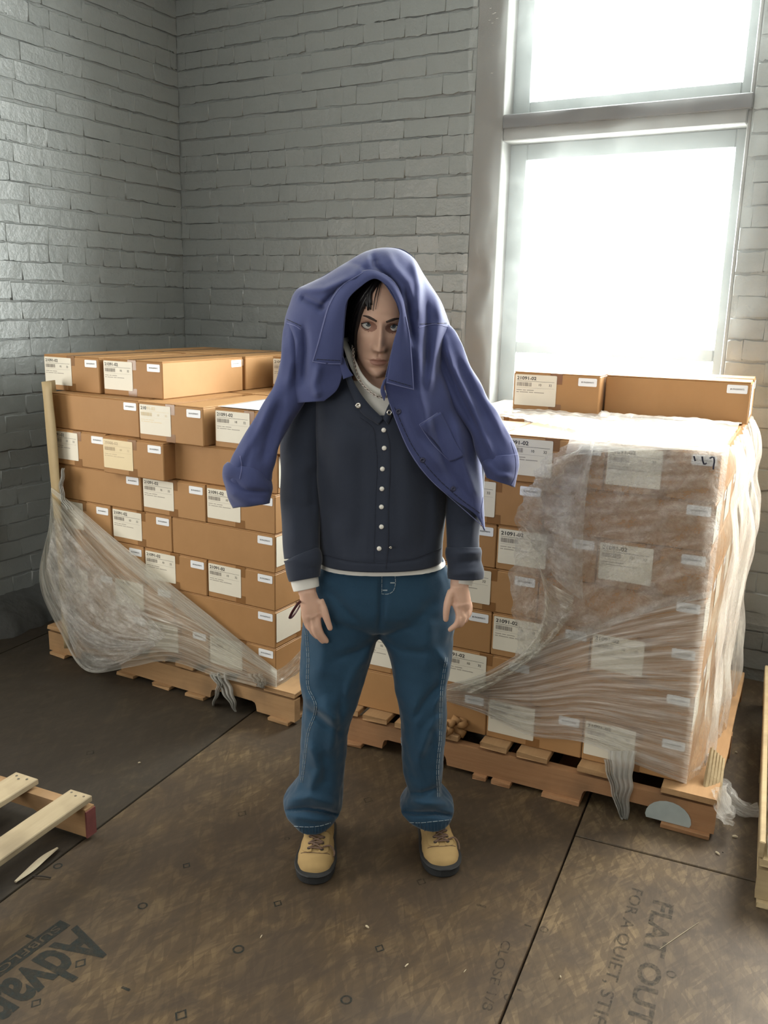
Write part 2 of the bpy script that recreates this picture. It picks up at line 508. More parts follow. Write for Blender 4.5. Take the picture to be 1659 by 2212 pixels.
        tl.inputs['Color'].default_value = (*tint, 1)
        t.set(tint, rough, 0, 0.9)
        t.bump(s, bstr, 0.006)
        if crumple: t.bump(n3, 1.0, 0.03)
        t.l.new(t.b.inputs['Normal'].links[0].from_socket, tl.inputs['Normal'])
        m1 = t.n.new('ShaderNodeMixShader'); m1.inputs[0].default_value = trans
        t.l.new(t.b.outputs[0], m1.inputs[1]); t.l.new(tl.outputs[0], m1.inputs[2])
        m2 = t.n.new('ShaderNodeMixShader'); t.l.new(a, m2.inputs[0]); t.l.new(tr.outputs[0], m2.inputs[1]); t.l.new(m1.outputs[0], m2.inputs[2])
        t.l.new(m2.outputs[0], t.out.inputs['Surface']); M[name] = t.m
    film('film_stretch', 0.30, 0.84, 5, 34, tint=(0.70, 0.69, 0.62))
    film('film_fan', 0.26, 0.84, 3, 46, bstr=0.9, tint=(0.80, 0.79, 0.75))
    film('film_crumpled', 0.22, 0.80, 8, 10, tint=(0.76, 0.75, 0.72), rough=0.10, crumple=True, bstr=1.0)
    film('film_loose', 0.20, 0.60, 30, 4, tint=(0.92, 0.92, 0.88), trans=0.6, bstr=0.9)
    film('film_top', 0.30, 0.75, 4, 30, tint=(0.92, 0.91, 0.86), rough=0.22, trans=0.25, bstr=0.9)
    film('film_sheet', 0.07, 0.17, 2.2, 2.2, tint=(0.80, 0.82, 0.80), rough=0.2, trans=0.2, bstr=0.5)
    film('film_white', 0.62, 0.90, 26, 3, tint=(0.90, 0.91, 0.88), rough=0.25, trans=0.35, bstr=0.8)
    film('film_tail', 0.72, 0.95, 14, 2, tint=(0.72, 0.71, 0.66), rough=0.3, trans=0.4, bstr=0.9)
    # clothes
    def cloth(name, a, b, wscale=900, wstr=0.15, rough=0.85, low=6, sheen=0.3):
        t = NT(name); v = t.coord()
        n = t.noise(v, low, 4, 0.6); tw = t.noise(t.coord('Object', (1, 1, 1), (0, 0.7, 0)), wscale, 2)
        n2 = t.noise(v, 90, 3)
        c = t.mix(n, a, b); c = t.mix(t.math('MULTIPLY', tw, 0.35), c, tuple(min(1, x * 1.45) for x in b))
        t.bump(tw, wstr, 0.001); t.bump(n2, 0.12, 0.002)
        t.set(c, rough, 0, 0.25); t.b.inputs['Sheen Weight'].default_value = sheen; t.b.inputs['Sheen Roughness'].default_value = 0.4
        M[name] = t.m
    cloth('navy_knit', (0.023, 0.029, 0.048), (0.034, 0.042, 0.064))
    cloth('coat_twill', (0.042, 0.054, 0.140), (0.064, 0.078, 0.190), low=9)
    cloth('denim', (0.013, 0.040, 0.078), (0.024, 0.066, 0.115), wscale=500, wstr=0.3, low=8)
    cloth('white_rib', (0.66, 0.65, 0.60), (0.76, 0.75, 0.70), low=4)
    M['thread_pale'] = simple('pale_thread', (0.32, 0.38, 0.42), 0.8)
    M['thread_white'] = simple('white_thread', (0.62, 0.64, 0.62), 0.8)
    M['thread_blue'] = simple('worn_blue_edge', (0.16, 0.18, 0.36), 0.8)
    M['thread_navy'] = simple('navy_thread', (0.016, 0.020, 0.036), 0.8)
    M['coat_dark'] = simple('dark_coat_button', (0.03, 0.034, 0.08), 0.5)  # dark blue of the coat's own buttons
    M['snap'] = simple('pearl_snap', (0.82, 0.80, 0.74), 0.18, spec=0.8, var=0.03)
    M['metal'] = simple('snap_metal', (0.60, 0.58, 0.54), 0.25, 1.0, var=0.05)
    M['chain'] = simple('chain_metal', (0.55, 0.50, 0.46), 0.25, 1.0)
    t = NT('skin'); v = t.coord(); n = t.noise(v, 18, 4, 0.6); n2 = t.noise(v, 160, 3)
    c = t.mix(n, (0.64, 0.40, 0.295), (0.73, 0.48, 0.365))
    t.bump(n2, 0.08, 0.001)
    t.set(c, 0.48, 0, 0.4); t.b.inputs['Subsurface Weight'].default_value = 0.12; t.b.inputs['Subsurface Radius'].default_value = (0.01, 0.004, 0.002)
    M['skin'] = t.m
    M['lips'] = simple('lip_skin', (0.46, 0.235, 0.18), 0.45)
    M['eyeshadow'] = simple('eye_makeup_skin', (0.36, 0.19, 0.14), 0.5)
    M['nail'] = simple('finger_nail', (0.62, 0.38, 0.30), 0.3)
    M['hair'] = simple('black_hair', (0.012, 0.011, 0.013), 0.35, spec=0.5)
    M['brow'] = simple('brow_hair', (0.055, 0.035, 0.028), 0.7)
    M['eye_white'] = simple('eye_white', (0.72, 0.70, 0.66), 0.15, var=0.02)
    M['iris'] = simple('blue_grey_iris', (0.085, 0.105, 0.12), 0.15)
    M['pupil'] = simple('pupil_black', (0.005, 0.005, 0.006), 0.1)
    M['boot'] = simple('tan_nubuck', (0.42, 0.29, 0.13), 0.85, var=0.16, nscale=22, bump=0.12, bscale=300, bdist=0.001, spec=0.2)
    M['sole'] = simple('black_rubber', (0.022, 0.024, 0.026), 0.7)
    M['lace'] = simple('brown_lace', (0.16, 0.10, 0.07), 0.8, var=0.6, nscale=300)
    M['strap'] = simple('dark_red_strap', (0.07, 0.012, 0.018), 0.4, var=0.3)
    M['splinter'] = simple('pale_splinter_wood', (0.62, 0.54, 0.38), 0.7)
    M['footing'] = simple('dirty_footing', (0.06, 0.062, 0.06), 0.8, var=0.3, bump=0.5, bscale=25, bdist=0.01)
    M['dirt'] = simple('dark_dirt', (0.03, 0.025, 0.02), 0.9)
build_materials()
# ------------------------------------------------------------------ floor
floor = wobj('floor', None) if False else None
PA = 0.41
DL = np.array([math.sin(PA), math.cos(PA), 0.0]); DC = np.array([math.cos(PA), -math.sin(PA), 0.0])
mb = MB()
fc = [RM(S_LEFT - .3, N_BACK - .3, 0), RM(S_RIGHT + .3, N_BACK - .3, 0), RM(S_RIGHT + .3, N_FRONT + .3, 0), RM(S_LEFT - .3, N_FRONT + .3, 0)]
mb.add([p - ZV * .019 for p in fc] + [p - ZV * .12 for p in fc], [(0, 3, 2, 1), (4, 5, 6, 7), (0, 1, 5, 4), (1, 2, 6, 5), (2, 3, 7, 6), (3, 0, 4, 7)])
floor = wobj('floor', mb.mesh('floor', M['floor_gap']), kind='structure')

def clip_poly(poly, a, b, c):
    """keep a*x+b*y<=c"""
    out = []
    for i in range(len(poly)):
        p, q = poly[i], poly[(i + 1) % len(poly)]
        dp, dq = a * p[0] + b * p[1] - c, a * q[0] + b * q[1] - c
        if dp <= 0: out.append(p)
        if dp * dq < 0:
            t = dp / (dp - dq); out.append((p[0] + t * (q[0] - p[0]), p[1] + t * (q[1] - p[1])))
    return out

CW, PL = 1.372, 2.80
for ci in range(-4, 5):
    c0 = -1.787 + ci * CW
    l_off = {0: 0.95, 1: 2.532 - PL, 2: 0.95, -1: 1.52}.get(ci, 0.95 if ci % 2 == 0 else 2.532 - PL)
    for li in range(-4, 5):
        l0 = l_off + li * PL
        g = 0.0028
        q = [DC * (c0 + g) + DL * (l0 + g), DC * (c0 + CW - g) + DL * (l0 + g), DC * (c0 + CW - g) + DL * (l0 + PL - g), DC * (c0 + g) + DL * (l0 + PL - g)]
        poly = [(p[0], p[1]) for p in q]
        for nrm, lim in ((EB, S_RIGHT), (-EB, -(S_LEFT)), (NB, N_FRONT), (-NB, -N_BACK)):
            if len(poly) > 2: poly = clip_poly(poly, nrm[0], nrm[1], lim)
        if len(poly) < 3: continue
        n = len(poly); top = [(p[0], p[1], 0.0) for p in poly]; cen = np.mean(np.array(top), 0)
        # slightly eased edge
        ins = [tuple(np.array(p) + (cen - np.array(p)) / np.linalg.norm(cen - np.array(p)) * .003) for p in top]
        low = [(p[0], p[1], -0.003) for p in poly]; bot = [(p[0], p[1], -0.019) for p in poly]
        v = ins + low + bot
        f = [tuple(range(n))] + [(i, i + n, (i + 1) % n + n, (i + 1) % n) for i in range(n)] + [(i + n, i + 2 * n, (i + 1) % n + 2 * n, (i + 1) % n + n) for i in range(n)]
        me = mesh_of('floor_panel', v, f, M['floor_dirty' if ci < 0 else ('floor_tan' if ci >= 1 else 'floor')])
        bmx = bmesh.new(); bmx.from_mesh(me); bmesh.ops.recalc_face_normals(bmx, faces=bmx.faces); bmx.to_mesh(me); bmx.free()
        wobj('floor_panel', me, floor)

# stamped marks and lettering on the floor boards
def text_mesh(body, size=1.0, bold=0.0, extr=0.0):
    cu = bpy.data.curves.new('txt', 'FONT'); cu.body = body; cu.size = size; cu.offset = bold; cu.extrude = extr
    cu.resolution_u = 3
    o = bpy.data.objects.new('txt', cu); COL.objects.link(o)
    dg = bpy.context.evaluated_depsgraph_get(); dg.update()
    me = bpy.data.meshes.new_from_object(o.evaluated_get(dg))
    V = get_v(me); Fc = [tuple(p.vertices) for p in me.polygons]
    bpy.data.objects.remove(o); bpy.data.curves.remove(cu)
    return V, Fc

def floor_text(mb, body, base0, base1, top0, bold=0.0, shear=0.0):
    """text laid on the floor from photo pixels: baseline start/end and cap-top at the start"""
    a = atz(*base0); b = atz(*base1); t = atz(*top0)
    V, Fc = text_mesh(body, 1.0, bold)
    w = V[:, 0].max() - V[:, 0].min(); cap = 0.70
    x0 = V[:, 0].min()
    ex = (b - a) / w
    dirn = (b - a) / np.linalg.norm(b - a)
    up = np.cross(ZV, dirn)
    hgt = abs(np.dot(t - a, up))
    P = a + np.outer(V[:, 0] - x0, ex) + np.outer(V[:, 1], up * (hgt / cap)) + ZV * .0006
    mb.add(P, Fc)

ink = MB(); ink2 = MB()
floor_text(ink, 'AdvanTech', (170, 2000), (-290, 2352), (228, 2062), 0.03)
# bar with knocked-out lettering beside it
a = atz(153, 1999); b = atz(-215, 2270); dirn = (b - a) / np.linalg.norm(b - a); dn = -np.cross(ZV, dirn)
hb = 0.040
V, Fc = text_mesh('SUBFLOORING', 1.0, 0.0)
ink.add([a + ZV * .0005, b + ZV * .0005, b + dn * hb + ZV * .0005, a + dn * hb + ZV * .0005], [(0, 1, 2, 3)])
pale = MB(); wtx = V[:, 0].max(); sc_ = np.linalg.norm(b - a) * .78 / wtx
pale.add(a + dirn * .02 + dn * (hb * .78) + np.outer(V[:, 0] * sc_, dirn) + np.outer(V[:, 1] * hb * .78, -dn) + ZV * .0009, Fc)
floor_text(ink2, 'FLAT OUT F', (1413, 1944), (1343, 2262), (1458, 1944), 0.03)
floor_text(ink2, 'FOR A QUIET, STIFF F', (1366, 1918), (1262, 2262), (1392, 1918), 0.01)
floor_text(ink2, 'CLOSE 1/8', (1085, 2030), (1040, 2180), (1105, 2035), 0.0)

def ring(mb, x, y, rx, ry, kind):
    P = atz(x, y); ppm = F_PX / ((P - CAM) @ FW)
    r = rx / ppm
    if kind == 'circle':
        n = 18; th = [2 * math.pi * i / n for i in range(n)]
        o = [P + r * (DL * math.cos(a) + DC * math.sin(a)) for a in th]; i_ = [P + r * .66 * (DL * math.cos(a) + DC * math.sin(a)) for a in th]
    elif kind == 'diamond':
        n = 4; th = [math.pi / 2 * i for i in range(4)]
        o = [P + r * 1.25 * (DL * math.cos(a) + DC * .85 * math.sin(a)) for a in th]; i_ = [P + r * .82 * (DL * math.cos(a) + DC * .85 * math.sin(a)) for a in th]
    else:
        q = [P + r * (DC * .9 * sx + DL * .28 * sy) for sx, sy in ((-1, -1), (1, -1), (1, 1), (-1, 1))]
        mb.add([p + ZV * .0006 for p in q], [(0, 1, 2, 3)]); return
    mb.add([p + ZV * .0006 for p in o + i_], [(k, (k + 1) % n, n + (k + 1) % n, n + k) for k in range(n)])
for x, y, r, k in [(523, 1758, 11, 'diamond'), (403, 1870, 9, 'diamond'), (820, 2049, 11, 'diamond'), (910, 1905, 11, 'diamond'), (600, 1952, 10, 'diamond'),
                   (795, 1728, 11, 'diamond'), (391, 2193, 15, 'diamond'), (174, 2081, 13, 'diamond'), (78, 2167, 12, 'diamond'), (195, 1626, 10, 'diamond'),
                   (308, 1957, 11, 'circle'), (515, 2051, 13, 'circle'), (748, 2160, 13, 'circle'), (125, 1871, 10, 'circle'), (1175, 2008, 10, 'circle'), (1450, 2105, 11, 'circle'),
                   (65, 2024, 12, 'dash'), (272, 2136, 12, 'dash'), (1040, 1957, 12, 'dash'), (1098, 2155, 10, 'circle'), (1140, 2000, 8, 'dash'), (1125, 2140, 9, 'dash'), (620, 1812, 6, 'circle')]:
    ring(ink if y > 1840 and x < 900 else ink2, x, y, r, r, k)
wobj('floor_print', ink.mesh('floor_print', M['ink']), floor, label='dark green stamped lettering and nail marks on the boards')
wobj('floor_print', ink2.mesh('floor_print', M['ink_faded']), floor, label='faded stamped lettering and nail marks on the boards')
wobj('floor_print', pale.mesh('floor_print', M['floor']), floor)

# ------------------------------------------------------------------ walls
WIN_S0, WIN_S1, WIN_Z0, WIN_Z1 = -1.915, -0.672, 1.10, 3.34
CH, CZ = 0.0917, 1.606            # brick course height and one known joint
def wall_slab(name, org, ex, nrm, length, height, hole=None, mat=None, thick=0.3):
    """wall with its face at org; hole=(x0,x1,z0,z1)"""
    mb = MB()
    xs = [0, length]; zs = [0, height]
    if hole: xs = [0, hole[0], hole[1], length]; zs = [0, hole[2], hole[3], height]
    for i in range(len(xs) - 1):
        for j in range(len(zs) - 1):
            if hole and i == 1 and j == 1: continue
            x0, x1, z0, z1 = xs[i], xs[i + 1], zs[j], zs[j + 1]
            for d, fl in ((0, False), (-thick, True)):
                q = [org + ex * x + ZV * z + nrm * d for x, z in ((x0, z0), (x1, z0), (x1, z1), (x0, z1))]
                mb.add(q, [(3, 2, 1, 0) if fl else (0, 1, 2, 3)])
    def rim(x0, x1, z0, z1, inward):
        c = [(x0, z0), (x1, z0), (x1, z1), (x0, z1)]
        for k in range(4):
            (xa, za), (xb, zb) = c[k], c[(k + 1) % 4]
            q = [org + ex * xa + ZV * za, org + ex * xb + ZV * zb, org + ex * xb + ZV * zb - nrm * thick, org + ex * xa + ZV * za - nrm * thick]
            mb.add(q, [(0, 1, 2, 3) if inward else (3, 2, 1, 0)])
    rim(0, length, 0, height, False)
    if hole: rim(*hole, True)
    return wobj(name, mb.mesh(name, mat or M['mortar']), kind='structure')

MREC = 0.0068                      # mortar lies this far behind the brick faces
back = wall_slab('wall_back', RM(S_LEFT - .3, N_BACK - MREC, -.1), EB, NB, S_RIGHT - S_LEFT + .6, Z_CEIL + .1,
                 hole=(WIN_S0 - S_LEFT + .3, WIN_S1 - S_LEFT + .3, WIN_Z0 + .1, WIN_Z1 + .1))
leftw = wall_slab('wall_left', RM(S_LEFT - MREC, N_BACK - .3, -.1), -NB * -1, EB, N_FRONT - N_BACK + .6, Z_CEIL + .1)
rightw = wall_slab('wall_right', RM(S_RIGHT, N_BACK, -.1), NB, -EB, N_FRONT - N_BACK, Z_CEIL + .1, mat=M['plaster'])
frontw = wall_slab('wall_front', RM(S_LEFT, N_FRONT, -.1), EB, -NB, S_RIGHT - S_LEFT, Z_CEIL + .1, mat=M['plaster'])
mb = MB(); cc = [RM(S_LEFT - .3, N_BACK - .3, Z_CEIL), RM(S_RIGHT + .3, N_BACK - .3, Z_CEIL), RM(S_RIGHT + .3, N_FRONT + .3, Z_CEIL), RM(S_LEFT - .3, N_FRONT + .3, Z_CEIL)]
mb.add(cc + [p + ZV * .1 for p in cc], [(0, 1, 2, 3), (7, 6, 5, 4), (0, 4, 5, 1), (1, 5, 6, 2), (2, 6, 7, 3), (3, 7, 4, 0)])
wobj('ceiling', mb.mesh('ceiling', M['ceiling']), kind='structure')

def brick_mesh(L, seed, H=CH - 0.007):
    """painted brick: flat, slightly uneven front, ragged upper and lower arris, joints all but filled with paint; x along wall, y out, z up"""
    r = np.random.default_rng(seed); nx, nz = 7, 3
    xs = np.linspace(-L / 2, L / 2, nx); zs = np.linspace(-H / 2, H / 2, nz)
    fz = r.normal(0, .0018, (nx, nz)); fx = r.normal(0, .0012, (nx, nz)); tilt = r.normal(0, .0016, 2); v = []
    for i in range(nx):
        for j in range(nz):
            y = r.normal(0, .0008) + tilt[0] * xs[i] / L * 2 + tilt[1] * zs[j] / H * 2
            if i in (0, nx - 1): y -= .0004                      # vertical joints are shallow
            if j == 0: y += .0012                                # lower arris a little proud
            v.append((xs[i] * (1 - .002 / L) + fx[i, j], y, zs[j] * (1 - .004 / H) + (fz[i, j] if j != 1 else 0)))
    f = [(i * nz + j, (i + 1) * nz + j, (i + 1) * nz + j + 1, i * nz + j + 1) for i in range(nx - 1) for j in range(nz - 1)]
    nf = len(f)
    ring_ = [i * nz for i in range(nx)] + [(nx - 1) * nz + j for j in range(1, nz)] + [i * nz + nz - 1 for i in range(nx - 2, -1, -1)] + [j for j in range(nz - 2, 0, -1)]
    b = len(v); n = len(ring_)
    for k in ring_:
        q = v[k]; v.append((q[0], q[1], q[2]))                   # split edge: crisp arris
    c = len(v)
    for k in ring_:
        q = v[k]; end = k // nz in (0, nx - 1); top = k % nz == nz - 1; bot = k % nz == 0
        v.append((q[0] + (.006 * np.sign(q[0]) if end else 0), -MREC - .004, q[2] + (.007 if top else (.0005 if bot else 0))))
    f += [(b + (k + 1) % n, b + k, c + k, c + (k + 1) % n) for k in range(n)]
    f = [tuple(reversed(q)) for q in f]
    return v, f

LS_, LH = 0.245, 0.118
VAR = {'s': [brick_mesh(LS_, 100 + k) for k in range(10)], 'h': [brick_mesh(LH, 200 + k) for k in range(5)], 't': [brick_mesh(0.17, 300 + k) for k in range(4)]}
BME = {k: [mesh_of('brick', v, f, M['brick'], True) for v, f in L] for k, L in VAR.items()}
JT = 0.0004
def lay_bricks(wall, org, ex, nrm, x0, x1, z0, z1, single, hole=None, seed=1):
    """org: wall face origin (x=0,z=0). single(x,z)->True when the brick is seen and gets its own object"""
    r = random.Random(seed); rest = MB(); count = 0; rows = []
    k0 = int(math.floor((z0 - CZ) / CH)); k1 = int(math.ceil((z1 - CZ) / CH))
    rz = math.atan2(ex[1], ex[0]); cand = []
    for k in range(k0, k1):
        zc = CZ + (k + .5) * CH + r.uniform(-.002, .002)
        if zc < 0.03: continue
        x = x0 - r.uniform(0, .23)
        header = (k % 6 == 2)
        while x < x1:
            ty = 'h' if header else ('s' if r.random() < .84 else ('h' if r.random() < .6 else 't'))
            L = {'s': LS_, 'h': LH, 't': 0.17}[ty]
            a, b = x, x + L
            xc = x + L / 2; x += L + JT
            if b > x1 + .001 or a < x0 - .001:
                # cut brick at an end: squeeze it to fit
                a, b = max(a, x0), min(b, x1)
                if b - a < .04: continue
            if hole and b > hole[0] and a < hole[1] and zc + .04 > hole[2] and zc - .04 < hole[3]:
                if a < hole[0]: b = hole[0] - .004
                elif b > hole[1]: a = hole[1] + .004
                else: continue
                if b - a < .035: continue
            xm = (a + b) / 2; wv = .0035 * math.sin(xm * 4.1 + k * 1.3) + .0022 * math.sin(xm * 11 + k * 2.9)
            cand.append((ty, r.randrange(len(BME[ty])), xm, (b - a) / L, zc + wv, r.uniform(-.0022, .0022), r.uniform(-.010, .010)))
    cand.sort(key=lambda c: -(c[3] if single(c[2], c[4]) else 0) )
    for ty, vi, xc, sx, zc, off, tl in cand:
        P = org + ex * xc + ZV * zc + nrm * off
        mtx = Matrix(((ex[0] * sx, -nrm[0] * -1, 0, P[0]), (ex[1] * sx, -nrm[1] * -1, 0, P[1]), (0, 0, 1, P[2]), (0, 0, 0, 1)))
        if single(xc, zc) and count < 298:
            o = bpy.data.objects.new('brick', BME[ty][vi]); COL.objects.link(o); o.parent = wall
            o.matrix_basis = mtx @ Matrix.Rotation(tl, 4, 'Y'); count += 1
        else:
            v, f = VAR[ty][vi]
            rest.add([mtx @ Vector(q) for q in v], f)
    if rest.v:
        o = wobj('brickwork', rest.mesh('brickwork', M['brick'], True), wall, kind='stuff')
    return count

ORG_B = NB * N_BACK; ORG_L = EB * S_LEFT
def seen_back(x, z):
    if z > 3.12: return False
    return (x < -1.85 and z > 1.42) or (-0.7 < x < -0.12 and z > 0.15)
def seen_left(x, z):                      # x runs along -n here (towards the camera is larger)
    return x < -2.62 and z < 3.1
nb_ = lay_bricks(back, ORG_B, EB, NB, S_LEFT, 1.6, 0, 3.45, seen_back, hole=(WIN_S0, WIN_S1, WIN_Z0, WIN_Z1), seed=3)
nl_ = lay_bricks(leftw, ORG_L, NB, EB, N_BACK, -0.3, 0, 3.45, seen_left, seed=5)
# the rough footing where the left wall meets the floor
G = []
for i in range(60):
    n = N_BACK + i * 0.06; j = .012 * math.sin(i * 2.1) + .01 * math.sin(i * 5.3)
    G.append([RM(S_LEFT - .02, n, .16), RM(S_LEFT + .05 + j, n, .13 + j * .5), RM(S_LEFT + .15 + j, n, .075 + j), RM(S_LEFT + .19 + j * 1.5, n, .0)])
mb = MB(); mb.grid(np.array(G)[:, ::-1])
wobj('baseboard_left', mb.mesh('baseboard_left', M['footing'], True), kind='structure')

# ------------------------------------------------------------------ window
win = empty('window_1', RM(-1.225, N_BACK, 1.2), kind='structure')
def wbox(name, s0, s1, z0, z1, d0, d1, mat, parent, bev=0.004):
    mb = MB(); mb.box((0, 0, 0), (s1 - s0, d1 - d0, z1 - z0), bev=bev)
    c = RM((s0 + s1) / 2, N_BACK + (d0 + d1) / 2, (z0 + z1) / 2)
    rotm = Matrix.Rotation(math.atan2(EB[1], EB[0]), 4, 'Z')
    v = [np.array(rotm.to_3x3() @ Vector(p)) + c for p in mb.v]
    return wobj(name, mesh_of(name, v, mb.f, mat), parent)
jl = wbox('jamb', -1.915, -1.765, 1.10, 3.34, -.20, .012, M['frame'], win)
jr = wbox('jamb', -0.690, -0.672, 1.10, 3.34, -.20, -.012, M['frame'], win)
wbox('transom', -1.765, -0.69, 2.385, 2.50, -.20, .006, M['frame'], win)
wbox('transom_rail', -1.765, -0.672, 2.44, 2.50, -.02, .018, M['frame_dark'], win)
wbox('window_sill', -1.95, -0.58, 1.06, 1.12, -.25, .05, M['frame'], win)
wbox('head', -1.765, -0.69, 3.22, 3.34, -.20, .012, M['frame'], win)
def sash(z0, z1, rail=None, top=.075, bot=.07):
    sd0, sd1 = -.135, -.095; wl, wr = 0.085, 0.050
    wbox('sash', -1.765, -1.765 + wl, z0, z1, sd0, sd1, M['sash'], win)
    wbox('sash', -0.69 - wr, -0.69, z0, z1, sd0, sd1, M['sash'], win)
    wbox('sash', -1.765 + wl, -0.69 - wr, z1 - top, z1, sd0, sd1, M['sash'], win)
    wbox('sash', -1.765 + wl, -0.69 - wr, z0, z0 + bot, sd0, sd1, M['sash'], win)
    if rail: wbox('meeting_rail', -1.765 + wl, -0.69 - wr, rail, rail + .055, sd0 + .005, sd1 + .005, M['sash'], win)
    zs = [(z0 + bot, rail), (rail + .055, z1 - top)] if rail else [(z0 + bot, z1 - top)]
    for a, b in zs: wbox('pane', -1.765 + wl, -0.69 - wr, a, b, -.118, -.114, M['glass'], win, bev=0)
sash(1.12, 2.385, 1.410); sash(2.50, 3.22)

# plastic sheeting stapled over the window and the wall beside it
def sheet_grid(s0f, s1, z0, z1f, nu, nv, off):
    P = np.zeros((nu, nv, 3)); UV = np.zeros((nu, nv, 2))
    for j in range(nv):
        tz = j / (nv - 1)
        for i in range(nu):
            ti = i / (nu - 1); z = z0 + (z1f(ti) - z0) * tz
            s = s0f(z) + (s1 - s0f(z)) * ti
            P[i, j] = RM(s, N_BACK + off(s, z), z); UV[i, j] = (s, z)
    return P, UV
def film_off(s, z):
    q = np.array([s, z]);
    d = .030 + .010 * math.sin(s * 5 + z * 2.2) + .006 * math.sin(s * 13 - z * 9)
    if s > -0.66: d += .020 + .016 * math.sin((s * 3.2 - z * 5.5) * 3.1) * max(0, min(1, (s + .66) * 6)) + .007 * math.sin((s * 2 - z * 4) * 9.5)
    if s < -1.78: d += .010 * math.sin(z * 17) * (1 if z < 2.2 else .3)
    edge = min(1, max(0, (s + 1.94) * 12)); return max(.020, d * (.35 + .65 * edge))
P, UV = sheet_grid(lambda z: -1.938 + .012 * math.sin(z * 4) + .006 * math.sin(z * 13), 0.0, 0.27, lambda t: 3.02 + .25 * t, 130, 150, film_off)
mb = MB(); mb.grid(P, uv=UV)
sheet = wobj('plastic_sheeting', mb.mesh('plastic_sheeting', M['film_sheet'], True, use_uv=True),
             label='clear plastic sheeting stapled over the bright window and the wall beside it', cat='plastic sheet')
mb = MB()
for (x, y) in [(1060, 18), (1066, 30), (1058, 44), (1070, 28), (1074, 40), (1064, 50), (1066, 98), (1063, 158)]:
    c = atplane(x, y, NB * (N_BACK + .045), NB); rm_ = Matrix.Rotation(math.atan2(EB[1], EB[0]), 3, 'Z')
    mb.box(c, (.010, .003, .0022), mat=rm_)
wobj('staple', mb.mesh('staple', M['metal']), sheet, label='metal staples', kind='stuff')
# ------------------------------------------------------------------ pallets
def board_mesh(L, W, T, mat, seed=0, wane=0.0):
    """plank along x, slightly uneven"""
    r = np.random.default_rng(seed); n = 7; xs = np.linspace(-L / 2, L / 2, n); v = []; f = []
    b = min(W, T) * .12
    sec = [(-W / 2, -T / 2 + b), (-W / 2 + b, -T / 2), (W / 2 - b, -T / 2), (W / 2, -T / 2 + b), (W / 2, T / 2 - b), (W / 2 - b, T / 2), (-W / 2 + b, T / 2), (-W / 2, T / 2 - b)]
    for i, x in enumerate(xs):
        dy, dz = r.normal(0, .0012), r.normal(0, .0008)
        for (y, z) in sec: v.append((x + (r.normal(0, .002) if i in (0, n - 1) else 0), y + dy, z + dz))
    k = len(sec)
    for i in range(n - 1):
        for j in range(k): f.append((i * k + j, i * k + (j + 1) % k, (i + 1) * k + (j + 1) % k, (i + 1) * k + j))
    f.append(tuple(range(k - 1, -1, -1))); f.append(tuple(range((n - 1) * k, n * k)))
    f = [tuple(reversed(q)) for q in f]
    return mesh_of('board', v, f, mat)

def stringer_mesh(L, notches, H, T, mat):
    """notched runner along x, z from 0 (bottom) to H; notches [(x0,x1)] of depth .045 with eased corners"""
    nd = 0.040; rr = 0.016
    prof = [(-L / 2, 0)]
    for (a, b) in notches:
        prof += [(a, 0), (a + .004, nd - rr), (a + rr * .6, nd - rr * .3), (a + rr * 1.5, nd), (b - rr * 1.5, nd), (b - rr * .6, nd - rr * .3), (b - .004, nd - rr), (b, 0)]
    prof += [(L / 2, 0)]
    n = len(prof); mb = MB()
    b0 = [(x, -T / 2, z) for x, z in prof]; t0 = [(x, -T / 2, H) for x, z in prof]; b1 = [(x, T / 2, z) for x, z in prof]; t1 = [(x, T / 2, H) for x, z in prof]
    f = []
    for i in range(n - 1):
        f += [(i, i + 1, n + i + 1, n + i), (3 * n + i, 3 * n + i + 1, 2 * n + i + 1, 2 * n + i), (n + i, n + i + 1, 3 * n + i + 1, 3 * n + i), (2 * n + i, 2 * n + i + 1, i + 1, i)]
    f += [(0, n, 3 * n, 2 * n), (n - 1, 3 * n - 1, 4 * n - 1, 2 * n - 1)]
    return mesh_of('stringer', b0 + t0 + b1 + t1, f, mat)

def part(name, me, parent, loc, rz=0.0, rx=0.0, ry=0.0, **kw):
    o = bpy.data.objects.new(name, me); COL.objects.link(o); o.parent = parent
    o.location = tuple(map(float, loc)); o.rotation_euler = (rx, ry, rz); return tag(o, **kw)

H2 = math.pi / 2
def make_pallet(name, loc, rz, label, LX=1.40, DY=1.10, x0=-1.29, y0=-0.03, notches=((.186, .428), (.935, 1.190)), top=None, bottom=None, mats=('wood', 'wood'), seed=0, group=None):
    """origin is the front-right corner of the load; x to the right, y away; runners along x, deck boards along y"""
    p = empty(name, loc, rz, label=label, cat='pallet', group=group)
    xc = x0 + LX / 2
    nn = [(LX / 2 - b, LX / 2 - a) for a, b in notches][::-1]      # given from the right end
    zb, zs = 0.016, 0.104
    for i, y in enumerate((y0 + .019, y0 + DY / 2, y0 + DY - .019)):
        part('stringer', stringer_mesh(LX, nn, zs - zb + .004, .038, M[mats[0]]), p, (xc, y, zb))
    r = random.Random(seed)
    top = top or [(t, .105) for t in np.linspace(.055, LX - .055, 8)]
    for i, (t, w) in enumerate(top):
        part('deck_board', board_mesh(DY, w, .020, M[mats[1]], seed * 31 + i), p, (x0 + LX - t, y0 + DY / 2 - .004 + r.uniform(-.004, .004), .1295), H2)
    bottom = bottom or [(t, .105) for t in (.06, .50, .70, .90, LX - .06)]
    for i, (t, w) in enumerate(bottom):
        part('bottom_board', board_mesh(DY + .01, w, .015, M[mats[0]], seed * 57 + i), p, (x0 + LX - t, y0 + DY / 2 - .012, .0085), H2)
    return p

